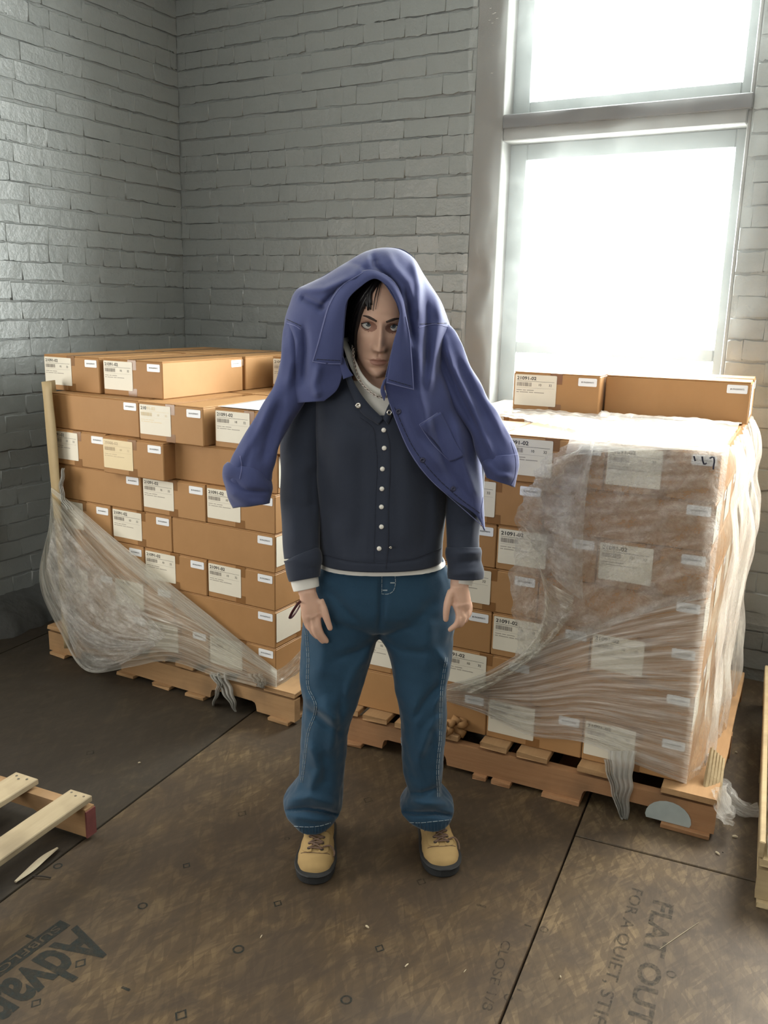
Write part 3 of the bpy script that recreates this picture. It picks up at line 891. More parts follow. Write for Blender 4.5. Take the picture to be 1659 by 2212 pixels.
LO, LA = np.array([-.41554, 3.24872, 0]), .50959
RO, RA = np.array([.99609, 2.57401, 0]), .44662
ZP, HB, BW_, BL = .14, .155, .34095, .52607
def frame(O, a):
    ex = np.array([math.cos(a), -math.sin(a), 0]); ey = np.array([math.sin(a), math.cos(a), 0])
    return lambda u, w, z: O - ex * u + ey * w + ZV * z
LF, RF = frame(LO, LA), frame(RO, RA)

left_pallet = make_pallet('pallet', LO, -LA, 'wooden pallet under the left stack of boxes by the dark wall', x0=-1.294, LX=1.40, y0=-.02, DY=1.10,
                          top=[(.075, .15), (.235, .10), (.40, .10), (.56, .10), (.72, .10), (.88, .10), (1.04, .10), (1.20, .10), (1.35, .10)], bottom=[(.07, .10), (.50, .10), (.69, .10), (.90, .10), (1.33, .10)], seed=2)
right_pallet = make_pallet('pallet', RO, -RA, 'wooden pallet under the right stack of boxes, grey paint on its corner', x0=-1.262, LX=1.366, y0=-.05, DY=1.12,
                           notches=((.166, .425), (.91, 1.17)), top=[(.085, .17), (.385, .115), (.60, .11), (.74, .10), (.93, .12), (1.07, .10), (1.20, .10), (1.32, .09)],
                           bottom=[(.085, .15), (.49, .13), (.70, .07), (.78, .05), (1.00, .12), (1.30, .10)], seed=3, mats=('wood_red', 'wood'))
# grey sprayed patch on the right pallet's corner: the block of the runner and the board below it
bm = MB()
th = np.linspace(0, math.pi, 12)
pts = [(-.012 - .075 + .072 * math.cos(t), .030 + .062 * math.sin(t)) for t in th] + [(-.155, .018), (-.02, .018)]
pts = [(x + .05, z) for x, z in pts]
P3 = [RF(-x, -.0515, z) for x, z in pts]
bm.add(P3, [tuple(range(len(P3)))[::-1]])
wobj('paint_patch', bm.mesh('paint_patch', M['blue_grey_paint']), right_pallet, label='grey sprayed paint patch')
# splintered upright offcut at the pallet's right end
bm = MB()
sp = [RF(-.075, .02, .10), RF(-.085, .02, .20), RF(-.082, .03, .255)]
for k in range(5):
    a = RF(-.060 - .010 * k, -.015 + .004 * k, .095 - .006 * k); b = RF(-.062 - .009 * k, .10 + .01 * k, .235 - .012 * k)
    bm.tube([a, (a + b) / 2 + ZV * .004, b], [.008, .009, .006], 5)
wobj('split_board', bm.mesh('split_board', M['wood_pale']), right_pallet, label='splintered end of a broken board')

# bare pallet at the lower left, runners along the seam-crossing direction
BP0 = np.array([-.872, 2.425, 0])
bare = make_pallet('pallet', BP0, -PA + 0.0, 'bare weathered pallet at the lower left edge with a red painted end', x0=-1.40, LX=1.40, y0=-1.10, DY=1.10,
                   top=[(.045, .085), (.27, .095), (.46, .095), (.66, .10), (.86, .10), (1.06, .10), (1.30, .12)], bottom=[(.7, .1), (1.34, .1)], mats=('wood', 'wood_grey'), seed=5, notches=((.19, .43), (.94, 1.19)))
bm = MB(); bm.box((.001, -.019, .058), (.006, .040, .088)); bm.box((-.03, .0005, .055), (.06, .004, .075))
part('red_end', mesh_of('red_end', bm.v, bm.f, M['red_paint']), bare, (0, 0, 0), label='worn red paint on the runner end')
nl = MB()
for (x, y) in ((-.02, -.02), (-.045, -.028), (-.07, -.018), (-.25, -.02), (-.275, -.03), (-.295, -.018)):
    nl.tube([(x, y, .1385), (x, y, .1408)], .0042, 7)
part('nail', mesh_of('nail', nl.v, nl.f, M['metal']), bare, (0, 0, 0), label='nail heads', kind='stuff')

# ------------------------------------------------------------------ boxes
def rounded_rect(x0, x1, z0, z1, r, n=4):
    pts = []
    for cx_, cz_, a0 in ((x1 - r, z1 - r, 0), (x0 + r, z1 - r, 90), (x0 + r, z0 + r, 180), (x1 - r, z0 + r, 270)):
        for k in range(n + 1):
            a = math.radians(a0 + 90 * k / n); pts.append((cx_ + r * math.cos(a), cz_ + r * math.sin(a)))
    return pts

def plate(pts, y, t=0.0006):
    """thin plate in the xz plane facing -y"""
    n = len(pts); v = [(x, y - t, z) for x, z in pts] + [(x, y, z) for x, z in pts]
    f = [tuple(range(n - 1, -1, -1))] + [(i, (i + 1) % n, n + (i + 1) % n, n + i) for i in range(n)]
    return v, f

GAP = .0025
W_, L_, H_ = BW_ - GAP, BL - GAP, HB - .0015
def body_mesh(kind):
    """carton: x width, y length, z height from 0; flaps meet on top"""
    mb = MB(); r = random.Random(kind)
    mb.box((0, 0, (H_ - .004) / 2), (W_, L_, H_ - .004), bev=.0035)
    for s in (-1, 1):
        lift = r.uniform(0, .0015)
        mb.box((s * (W_ / 4 + .0012), 0, H_ - .002 + lift * .2), (W_ / 2 - .003, L_ - .004, .004), bev=.0015)
    # end-flap slits at the corners
    return mb.mesh('cardboard_box', M['card'])
BODY = [body_mesh(k) for k in range(3)]
def tape_mesh():
    mb = MB(); hw = .024; t = .0005; d = .042; y0, y1 = -L_ / 2, L_ / 2
    z = H_ + .0006
    G = [[(x, y0 - t, H_ - d), (x, y0 - t, z - .002), (x, y0 + .003, z), (x, y1 - .003, z), (x, y1 + t, z - .002), (x, y1 + t, H_ - d)] for x in (-hw, hw)]
    mb.grid(np.array(G))
    G2 = [[(x, y0 - t, .034), (x, y0 - t, .001)] for x in (-hw, hw)]; mb.grid(np.array(G2))
    G2 = [[(x, y1 + t, .034), (x, y1 + t, .001)] for x in (-hw, hw)]; mb.grid(np.array(G2))
    return mb.mesh('tape', M['tape'])
TAPE = tape_mesh()
LBX0, LBX1, LBZ1, LBZ0 = -W_ / 2 + .006, -W_ / 2 + .172, H_ - .010, H_ - .130
YF = -L_ / 2 - .0005
v, f = plate(rounded_rect(LBX0, LBX1, LBZ0, LBZ1, .004), YF - .0006)
LABEL = mesh_of('label', v, f, M['label']); LABEL_Y = mesh_of('label', v, f, M['label_yellow'])
v, f = plate(rounded_rect(W_ / 2 - .083, W_ / 2 - .012, H_ - .043, H_ - .012, .004), YF - .0003)
STICK_E = mesh_of('sticker', v, f, M['sticker'])
def sticker_print(x0, x1, z0, z1, y):
    mb = MB(); V, Fc = text_mesh('BR-FINGERPRINTS', 1.0, .01)
    w = V[:, 0].max(); sx = (x1 - x0) * .68 / w
    P = np.stack([x0 + (x1 - x0) * .16 + V[:, 0] * sx, np.full(len(V), y), (z0 + z1) / 2 - .0028 + V[:, 1] * .0078], 1)
    mb.add(P, Fc); return mb
STICK_E_P = sticker_print(W_ / 2 - .083, W_ / 2 - .012, H_ - .043, H_ - .012, YF - .0012).mesh('sticker_print', M['print'])
def side_sticker(sgn):
    """on the long side: sgn -1 left side (near the front end), +1 right side (near the back end)"""
    x = sgn * (W_ / 2 + .0005)
    m0 = Matrix.Rotation(-H2 if sgn < 0 else H2, 4, 'Z')
    v, f = plate(rounded_rect(L_ / 2 - .083, L_ / 2 - .012, H_ - .043, H_ - .012, .004), -W_ / 2 - .0008)
    p = sticker_print(L_ / 2 - .083, L_ / 2 - .012, H_ - .043, H_ - .012, -W_ / 2 - .0017)
    me = mesh_of('sticker', [m0 @ Vector(q) for q in v], f, M['sticker']); mp = mesh_of('sticker_print', [m0 @ Vector(q) for q in p.v], p.f, M['print'])
    return me, mp
SIDE = {-1: side_sticker(-1), 1: side_sticker(1)}
def label_print(num, m_main, m_grey, faint_from=None):
    mb = MB(); y = YF - .0017
    def txt(body, x, z, size, bold, mi, wmax=None):
        V, Fc = text_mesh(body, 1.0, bold); s = size / .70
        sx = s if not wmax else wmax / V[:, 0].max()
        mb.add(np.stack([x + V[:, 0] * sx, np.full(len(V), y), z + V[:, 1] * s], 1), Fc, mi); return V[:, 0].max() * sx
    def rect(x0, x1, z0, z1, mi): mb.add([(x0, y, z0), (x1, y, z0), (x1, y, z1), (x0, y, z1)], [(0, 1, 2, 3)], mi)
    x = LBX0 + .007; zt = LBZ1
    if faint_from:
        w = txt(num[:faint_from], x, zt - .020, .0125, .018, 0, .030); txt(num[faint_from:], x + .032, zt - .020, .0125, .018, 1, .046)
    else: txt(num, x, zt - .020, .0125, .018, 0, .078)
    rect(x, LBX1 - .009, zt - .0262, zt - .0252, 0 if not faint_from else 1)
    r = random.Random(3); q = x
    while q < x + .058:
        w = r.choice((.0007, .0012, .0020)); rect(q, q + w, zt - .0455, zt - .0305, 1); q += w + r.choice((.0007, .0011, .0017))
    txt('10', x + .086, zt - .0425, .0090, .0, 0 if not faint_from else 1); txt('32', x + .128, zt - .0425, .0090, .0, 0 if not faint_from else 1)
    rect(x, LBX1 - .009, zt - .0515, zt - .0509, 1)
    for zz_, words in ((.0605, (.022, .013, .028)), (.0685, (.010, .034, .017, .040))):       # illegible fine print
        q = x
        for w in words: rect(q, q + w, zt - zz_ - .0012, zt - zz_ + .0012, 1); q += w + .0035
    return mb.mesh('label_print', mats=[m_main, m_grey])
PRINT = label_print('21091-02', M['print'], M['print_grey'])
PRINT_Y = label_print('29300-02', M['print_faint'], M['print_faint'])
PRINT_H = label_print('21091-02', M['print'], M['label_yellow'], 3)

BOXES = []
def make_box(F, a, u0, w0, z, orient, label, style='plain', du=0, dw=0, rot=0.0, side=(), tape=True, group=None):
    """u0: right edge of the box on the face, w0: its front; orient E = end to the front, N = long side to the front (label end to the right)"""
    ww, dd = (BW_, BL) if orient == 'E' else (BL, BW_)
    c = F(u0 + ww / 2 + du, w0 + dd / 2 + dw, z)
    o = bpy.data.objects.new('cardboard_box', random.choice(BODY)); COL.objects.link(o)
    o.location = tuple(c); o.rotation_euler = (0, 0, -a + rot + (H2 if orient == 'N' else 0))
    tag(o, label, 'box', group)
    if orient == 'E' or side or style == 'end':
        if orient == 'E' or style == 'end':
            lb = part('label', LABEL_Y if style == 'yellow' else LABEL, o, (0, 0, 0))
            if style != 'end': part('label_print', {'yellow': PRINT_Y, 'half': PRINT_H}.get(style, PRINT), lb, (0, 0, 0))
            st = part('sticker', STICK_E, o, (0, 0, 0)); part('sticker_print', STICK_E_P, st, (0, 0, 0))
    for s in side:
        st = part('sticker', SIDE[s][0], o, (0, 0, 0)); part('sticker_print', SIDE[s][1], st, (0, 0, 0))
    if tape: part('tape', TAPE, o, (0, 0, 0))
    BOXES.append(o); return o

ORD = ['bottom', 'second', 'third', 'fourth', 'fifth', 'sixth', 'seventh', 'eighth']
GL, GR = 'boxes on the left pallet', 'boxes on the right pallet'
jr_ = random.Random(11)
def jit(s=.006): return jr_.uniform(-s, s)
for k in range(7):
    z = ZP + k * HB; row = ORD[k] + ' row up'
    if k % 2 == 0:
        adj = {6: (.0, -.004), }.get(k, (0, jit()))
        sh = -.040 if k == 6 else 0
        make_box(LF, LA, 0 + sh, 0, z, 'E', f'labelled cardboard box at the right end of the {row}, left stack', dw=(.018 if k == 6 else jit(.004)), rot=(.0 if k == 6 else jit(.004)), group=GL, style='plain')
        make_box(LF, LA, BW_, 0, z, 'E', f'labelled cardboard box in the middle of the {row}, left stack', 'half' if k == 6 else 'plain', du=(-.012 if k == 6 else 0), dw=(-.014 if k == 6 else jit(.005)), group=GL)
        make_box(LF, LA, 2 * BW_, 0, z, 'N', f'long-side cardboard box at the left end of the {row}, left stack', dw=jit(.005), side=(-1,), group=GL)
        make_box(LF, LA, 0 + sh, BL, z, 'E', f'cardboard box behind the right-hand front one in the {row}, left stack', dw=(.022 if k == 6 else .006), group=GL)
    else:
        make_box(LF, LA, 0, 0, z, 'N', f'long-side cardboard box at the right end of the {row}, left stack', 'end', dw=(.022 if k == 5 else jit(.004)), side=(() if k == 5 else (-1,)), group=GL)
        make_box(LF, LA, BL, 0, z, 'E', f'labelled cardboard box in the middle of the {row}, left stack' + (''if k != 5 else ', yellow label'), 'yellow' if k == 5 else 'plain', du=(-.014 if k == 5 else 0), dw=(-.045 if k == 5 else jit(.005)), group=GL)
        make_box(LF, LA, BL + BW_, 0, z, 'E', f'labelled cardboard box at the left end of the {row}, left stack', dw=(-.012 if k == 5 else jit(.005)), group=GL)
        make_box(LF, LA, 0, BW_, z, 'N', f'cardboard box behind the long front one in the {row}, left stack', 'end', dw=(.028 if k == 5 else .006), group=GL)
zt = ZP + 7 * HB
make_box(LF, LA, .626, .085, zt, 'E', 'labelled cardboard box on top of the left stack, its long side in the light', side=(1,), group=GL)
make_box(LF, LA, .982, .075, zt, 'E', 'labelled cardboard box at the far left of the left stack, top row', rot=.01, group=GL)
make_box(LF, LA, .635, .64, zt, 'E', 'cardboard box at the back of the left stack, top row, behind the sunlit one', group=GL)
make_box(LF, LA, .235, .765, zt, 'E', 'cardboard box at the back of the left stack, top row, next to the coat', group=GL)
make_box(LF, LA, .990, .635, zt, 'E', 'cardboard box in the far corner of the left stack, top row', group=GL)
# supports under the back of the top row
for i, (u, lab) in enumerate(((BW_, 'middle'), (2 * BW_, 'left'))):
    make_box(LF, LA, u, BL, ZP + 6 * HB, 'E', f'cardboard box in the back {lab} of the seventh row, left stack', dw=.004, tape=False, group=GL)

for k in range(7):
    z = ZP + k * HB; row = ORD[k] + ' row up'
    if k % 2 == 0:
        make_box(RF, RA, 0, 0, z, 'E', f'labelled box under film at the right end of the {row}, right stack', dw=jit(.003), group=GR, style='plain')
        make_box(RF, RA, BW_, 0, z, 'E', f'labelled cardboard box in the middle of the {row}, right stack', dw=jit(.004), group=GR)
        make_box(RF, RA, 2 * BW_, 0, z, 'N', f'long-side cardboard box at the left end of the {row}, right stack', dw=jit(.004), side=(-1,), group=GR)
        make_box(RF, RA, 0, BL, z, 'E', f'cardboard box behind the right-hand front one in the {row}, right stack', dw=.006, tape=(k == 6), group=GR)
    else:
        make_box(RF, RA, 0, 0, z, 'N', f'long-side cardboard box under film at the right end of the {row}, right stack', 'end', dw=jit(.003), side=(-1,), group=GR)
        make_box(RF, RA, BL, 0, z, 'E', f'labelled cardboard box in the middle of the {row}, right stack', dw=jit(.004), group=GR)
        make_box(RF, RA, BL + BW_, 0, z, 'E', f'labelled cardboard box at the left end of the {row}, right stack', dw=jit(.004), group=GR)
        make_box(RF, RA, 0, BW_, z, 'N', f'cardboard box behind the long front one in the {row}, right stack', 'end', dw=.006, tape=False, group=GR)
        make_box(RF, RA, 0, 2 * BW_, z, 'N', f'cardboard box at the back right corner of the {row}, right stack', 'end', dw=.006, tape=False, group=GR)
for u, lab in ((BW_, 'middle'), (2 * BW_, 'left')):
    make_box(RF, RA, u, BL, ZP + 6 * HB, 'E', f'cardboard box in the back {lab} of the top row, right stack', group=GR)
zr = ZP + 7 * HB + .004
make_box(RF, RA, .516, .635, zr, 'E', 'labelled loose cardboard box on top of the right stack, before the window', rot=.02, group=GR)
make_box(RF, RA, -.015, .72, zr, 'N', 'loose cardboard box lying long side out on top of the right stack', 'end', rot=.02, side=(-1,), group=GR)

# white paper sheet on the left stack
G = np.zeros((12, 12, 3))
for i in range(12):
    for j in range(12):
        u = -.03 + .32 * i / 11; w = .028 + .36 * j / 11
        G[i, j] = LF(u, w, ZP + 7 * HB + .003 + .004 * abs(math.sin(i * .5 + j * .3)) * (j / 11))
mb = MB(); mb.grid(G)
me = evaluated(mb.mesh('paper_sheet', M['paper'], True), [('SOLIDIFY', dict(thickness=.0008))])
wobj('paper_sheet', me, label='white paper sheet lying on the left stack beside the coat sleeve', cat='paper')
# torn flap piece on the back boxes
mb = MB(); c = LF(.46, .80, ZP + 8 * HB + .006)
mb.add([c + np.array(q) for q in ((-.03, 0, 0), (.05, -.01, .006), (.06, .03, .014), (.0, .05, .008), (-.035, .03, .002))], [(0, 1, 2, 3, 4)])
wobj('cardboard_scrap', evaluated(mb.mesh('cardboard_scrap', M['card_dark']), [('SOLIDIFY', dict(thickness=.006))]), label='small torn cardboard scrap on top of the left stack', cat='cardboard')

# cardboard corner protector standing at the left stack's left edge
cb = []
ec = np.array([math.cos(LA), -math.sin(LA), 0]); ew = np.array([math.sin(LA), math.cos(LA), 0])
rows = [(1400, 139, 150), (1060, 112, 131), (1000, 106, 127), (920, 99, 121), (850, 93, 113), (825, 90, 111)]
G = []
for y, xl, xr in spline(rows, 26):
    a = atplane(xl, y, LF(0, -.055, 0), ew); b = atplane(xr, y, LF(0, -.050, 0), ew)
    G.append([a + ew * .10 - ec * .034, a + ew * .012 - ec * .004, a + ec * .004, (a + b) / 2, b])
mb = MB(); mb.grid(np.array(G))
me = evaluated(mb.mesh('corner_protector', M['corner_board']), [('SOLIDIFY', dict(thickness=.004))])
wobj('corner_protector', me, label='tall cardboard corner protector at the left edge of the left stack', cat='cardboard')

# crumpled kraft paper on the right pallet, behind the leg
mb = MB(); r = random.Random(4); c0 = RF(.80, -.035, .150)
for i in range(16):
    c = c0 + np.array([r.uniform(-.05, .05), r.uniform(-.015, .015), r.uniform(-.012, .03)])
    n = 6; q = []
    for k in range(n):
        q.append(c + np.array([.024 * math.cos(k * 1.05), r.uniform(-.016, .016), .022 * math.sin(k * 1.05)]) * r.uniform(.6, 1.1))
    mb.add([c + np.array([0, -.016, 0])] + q, [(0, 1 + k, 1 + (k + 1) % n) for k in range(n)])
wobj('crumpled_paper', evaluated(mb.mesh('crumpled_paper', M['card']), [('SOLIDIFY', dict(thickness=.001))]), label='wad of crumpled brown paper on the edge of the right pallet', cat='paper')

# ------------------------------------------------------------------ low wrapped load at the right edge
WO, WAZ = np.array([1.075, 2.18, 0]), .405
wp = make_pallet('pallet', WO, -WAZ, 'pale pallet at the right edge below the white wrapped load', x0=0.0, LX=1.2, y0=0.0, DY=1.40, mats=('wood_pale', 'wood_pale'), seed=9,
                 top=[(t, .10) for t in (.06, .25, .45, .65, .85, 1.02, 1.15)], bottom=[(.06, .1), (.6, .1), (1.15, .09)], notches=((.2, .43), (.80, 1.04)))
WFm = frame(WO, WAZ)
wl = empty('wrapped_load', WFm(-.6, .7, .142), -WAZ, label='low flat load in white stretch film on the pallet at the right edge', cat='load')
mb = MB(); nU, nV = 120, 10; G = np.zeros((nU, nV, 3)); UVs = np.zeros((nU, nV, 2))
per = [(-.02, .02), (-1.16, .02), (-1.16, 1.37), (-.02, 1.37)]
for i in range(nU):
    t = i / (nU - 1) * 4; k = min(3, int(t)); f_ = t - k; a = np.array(per[k]); b = np.array(per[(k + 1) % 4])
    q = a + (b - a) * f_; cc_ = np.array([-.59, .695])
    for j in range(nV):
        d = (q - cc_); d = d / np.linalg.norm(d)
        if j < 6: z = .143 + .046 * j / 5; o_ = .004 * math.sin(i * 3.1) + .004 * math.sin(i * 1.7 + j * .6); qq = q + d * o_
        else: z = .191 + .003 * abs(math.sin(i * 1.3 + j)); qq = q + (cc_ - q) * ((j - 5) / 4) ** 1.5
        G[i, j] = WFm(qq[0], qq[1], z); UVs[i, j] = (i * .06, j * .05)
mb.grid(G, uv=UVs)
wobj('film_wrap', mb.mesh('film_wrap', M['film_white'], True, use_uv=True), wl)
mb = MB()
ctr = WFm(-.59, .695, .165); mb.box((0, 0, 0), (1.12, 1.33, .042), bev=.004)
wobj('carton', mesh_of('carton', [np.array(Matrix.Rotation(-WAZ, 3, 'Z') @ Vector(q)) + ctr for q in mb.v], mb.f, M['label']), wl)
mb = MB(); mb.box((0, 0, 0), (.016, 1.38, .05), bev=.003); ctr = WFm(-.002, .69, .168)
wobj('edge_strip', mesh_of('edge_strip', [np.array(Matrix.Rotation(-WAZ, 3, 'Z') @ Vector(q)) + ctr for q in mb.v], mb.f, M['wood_pale']), wl, label='pale wooden edge strip')
# ------------------------------------------------------------------ stretch film
def fplane(F, a, x, y, off):
    ey = np.array([math.sin(a), math.cos(a), 0]); return atplane(x, y, F(0, -off, 0), ey)
def splane(F, a, x, y, off):           # on the right-hand side of a stack
    ex = np.array([math.cos(a), -math.sin(a), 0]); return atplane(x, y, F(-off, 0, 0), ex)

def patch(name, parent, top, bot, off, place, nu, nv, mat, mid=None, uv=(1, 1), wr=(0.006, 9), seed=0, ragged=0.0):
    """film between two photo polylines (top and bottom edge); off(t,v) is its distance in front of the load"""
    T = spline(top, nu); B = spline(bot, nu); Mi = spline(mid, nu) if mid else None
    P = np.zeros((nu, nv, 3)); UV = np.zeros((nu, nv, 2))
    Lu = sum(np.linalg.norm(np.diff(T, axis=0), axis=1)) / 600.0
    tt, vv = np.meshgrid(np.linspace(0, 1, nu), np.linspace(0, 1, nv), indexing='ij')
    Nz = (0.55 * vnoise(np.stack([tt * 1.2, vv * wr[1]], -1), 1.0, seed) + 0.45 * vnoise(np.stack([tt * 3, vv * wr[1] * 2.4], -1), 1.0, seed + 1)) * np.minimum(1, 8 * tt * (1 - tt) + .15) * wr[0]
    for i in range(nu):
        t = i / (nu - 1)
        for j in range(nv):
            v = j / (nv - 1)
            q = T[i] * (1 - v) + B[i] * v
            if Mi is not None: q = T[i] * (1 - v) * (1 - 2 * v) + 4 * v * (1 - v) * Mi[i] + B[i] * v * (2 * v - 1)
            if ragged: q = q + np.array([1.0, .4]) * ragged * (1 - t) ** 6 * (math.sin(v * 23 + seed) + .7 * math.sin(v * 57) + .5 * math.sin(v * 101))
            o = off(t, v) + Nz[i, j]
            P[i, j] = place(q[0], q[1], max(o, .003)); UV[i, j] = (t * uv[0], v * uv[1])
            if P[i, j][2] < .004: P[i, j][2] = .004
    mb = MB(); mb.grid(P, uv=UV)
    return wobj(name, mb.mesh(name, mat, True, use_uv=True), parent)

LFp = lambda x, y, o: fplane(LF, LA, x, y, o)
RFp = lambda x, y, o: fplane(RF, RA, x, y, o)
lw_ = empty('stretch_film', LF(.6, -.03, 0), -LA, label='torn clear stretch film sagging across the lower left stack', cat='stretch film')
top = [(110, 1055), (160, 1093), (235, 1158), (330, 1236), (430, 1316), (520, 1389), (560, 1421), (598, 1450)]
bot = [(107, 1130), (86, 1262), (128, 1362), (188, 1450), (282, 1441), (352, 1428), (470, 1462), (598, 1494)]
patch('film_sheet', lw_, top, bot, lambda t, v: .008 + (.035 + .11 * v * math.sin(min(1, v * 1.1) * 2.2)) * (1 - t) ** .8 + .03 * v * (1 - t) + .025 * math.exp(-((v - .35) / .12) ** 2) * (1 - t),
      LFp, 110, 70, M['film_stretch'], uv=(1, 1), wr=(.018, 7), seed=5)
patch('film_sheet', lw_, [(110, 1052), (160, 1089), (235, 1153), (330, 1231), (430, 1311), (520, 1384), (598, 1447)],
      [(112, 1064), (160, 1112), (235, 1190), (330, 1272), (430, 1350), (520, 1416), (598, 1466)], lambda t, v: .016 + .05 * (1 - t) ** .8, LFp, 80, 14, M['film_stretch'], uv=(1, .35), wr=(.010, 6), seed=9)
# bunched lower edge with a shiny hem
patch('film_sheet', lw_, [(128, 1290), (170, 1330), (230, 1370), (300, 1385), (333, 1384)], [(150, 1385), (190, 1450), (235, 1446), (290, 1420), (336, 1396)],
      lambda t, v: .17 + .04 * math.sin(t * 9) * v, LFp, 60, 30, M['film_crumpled'], wr=(.02, 8), seed=14)
patch('film_sheet', lw_, [(118, 1110), (165, 1170), (230, 1240), (300, 1310), (360, 1370)], [(95, 1250), (140, 1350), (200, 1400), (265, 1405), (330, 1400)],
      lambda t, v: .10 + .05 * math.sin(v * 3), LFp, 60, 40, M['film_crumpled'], wr=(.03, 5), seed=17)
patch('film_sheet', lw_, [(595, 1449), (612, 1440), (635, 1420), (660, 1392)], [(595, 1494), (612, 1482), (635, 1462), (660, 1436)], lambda t, v: .008, lambda x, y, o: splane(LF, LA, x, y, o), 24, 12, M['film_stretch'], uv=(.4, .5), wr=(.006, 6))
def tail(parent, pts, place, wid, mat, seed=0, n=26, folds=3):
    """hanging twisted strip; pts: (x, y, off, width px)"""
    C = spline(pts, n); nv = 13; P = np.zeros((n, nv, 3)); UV = np.zeros((n, nv, 2))
    for i, (x, y, o, w) in enumerate(C):
        for j in range(nv):
            v = j / (nv - 1) - .5
            P[i, j] = place(x + w * v + 1.5 * math.sin(i * .7 + seed), y, max(.004, o + .013 * math.sin(v * folds * 6.28 + seed + i * .12)))
            P[i, j][2] = max(P[i, j][2], .005); UV[i, j] = (v, i / n)
    mb = MB(); mb.grid(P, uv=UV)
    return wobj('film_tail', mb.mesh('film_tail', mat, True, use_uv=True), parent)
tail(lw_, [(468, 1452, .03, 40), (484, 1480, .04, 30), (496, 1505, .05, 22), (510, 1538, .05, 4)], LFp, 1, M['film_tail'], 1)
tail(lw_, [(462, 1456, .035, 24), (474, 1480, .045, 14), (466, 1505, .05, 8), (460, 1526, .05, 3)], LFp, 1, M['film_tail'], 2)
tail(lw_, [(550, 1455, .03, 34), (560, 1470, .035, 28), (568, 1487, .035, 8)], LFp, 1, M['film_stretch'], 2)
tail(lw_, [(138, 1011, .055, 7), (133, 1040, .058, 9), (136, 1078, .06, 12), (150, 1100, .06, 16)], LFp, 1, M['film_white'], 4)

rw_ = empty('stretch_film', RF(.5, -.02, 0), -RA, label='clear stretch film pulled in streaks around the right stack', cat='stretch film')
# fan pulled from the pinch at the left to the right-hand corner
top = [(955, 1482), (1040, 1456), (1140, 1402), (1260, 1352), (1400, 1308), (1538, 1276)]
bot = [(955, 1512), (1040, 1540), (1140, 1588), (1260, 1604), (1370, 1650), (1483, 1694)]
patch('film_sheet', rw_, top, bot, lambda t, v: .010 + .022 * math.sin(min(1, t * 1.1) * 3.1) * math.sin(v * 3.14), RFp, 120, 90, M['film_fan'], uv=(1, 1), wr=(.013, 15), seed=21)
# crumpled upper part
top = [(1245, 948), (1310, 955), (1400, 957), (1490, 959), (1577, 961)]
bot = [(1120, 1440), (1220, 1400), (1330, 1350), (1440, 1310), (1536, 1290)]
mid = [(1122, 1105), (1250, 1120), (1350, 1120), (1450, 1118), (1557, 1118)]
patch('film_sheet', rw_, top, bot, lambda t, v: .014 + .022 * math.sin(v * 3.1) * (1 - t * .7), RFp, 110, 90, M['film_crumpled'], mid=mid, uv=(1, 1), wr=(.020, 5), seed=31, ragged=5.0)
patch('film_sheet', rw_, [(1240, 970), (1265, 960), (1285, 950)], [(1165, 1190), (1200, 1250), (1260, 1300)], lambda t, v: .035 + .02 * math.sin(t * 7 + v * 3), RFp, 40, 60, M['film_crumpled'], mid=[(1128, 1080), (1200, 1110), (1262, 1120)], uv=(.6, .8), wr=(.02, 6), seed=33, ragged=6.0)
# strands gathered above the pinch
patch('film_sheet', rw_, [(1155, 1200), (1180, 1250), (1240, 1290)], [(960, 1490), (985, 1492), (1030, 1500)], lambda t, v: .03 + .015 * math.sin(t * 9), RFp, 30, 60, M['film_stretch'], mid=[(1150, 1385), (1160, 1390), (1180, 1395)], uv=(.5, 1), wr=(.016, 6), seed=37)
# film over the top of the stack
ztop = ZP + 7 * HB + .006
G = np.zeros((90, 40, 3)); UVs = np.zeros((90, 40, 2))
ed = spline([(1.15, .50), (.95, .42), (.75, .34), (.55, .20), (.40, .06), (.25, .0), (.0, .0)], 90)
JJ = np.arange(40) / 39; UU = np.repeat(ed[:, :1], 40, 1); WW = ed[:, 1:] + (.72 - ed[:, 1:]) * JJ
ZZ = .010 * np.abs(vnoise(np.stack([UU * 2, WW * 13.], -1), 1.0, 51)) + .007 * np.abs(vnoise(np.stack([UU * 9, WW * 30.], -1), 1.0, 52))
for i in range(90):
    for j in range(40):
        u, w0 = ed[i]; w = WW[i, j]
        zz = ztop + ZZ[i, j] + (.012 * math.exp(-((w - .60) / .05) ** 2) if u < .5 else 0)
        G[i, j] = RF(u, w - .004, zz); UVs[i, j] = (u, w)
mb = MB(); mb.grid(G, uv=UVs); wobj('film_sheet', mb.mesh('film_sheet', M['film_top'], True, use_uv=True), rw_)
# front lip folding over the top edge
patch('film_sheet', rw_, [(1232, 942), (1330, 944), (1430, 946), (1570, 950)], [(1220, 985), (1330, 975), (1430, 972), (1574, 972)], lambda t, v: .012 + .012 * v, RFp, 60, 10, M['film_top'], uv=(1, .1), wr=(.012, 5), seed=41)
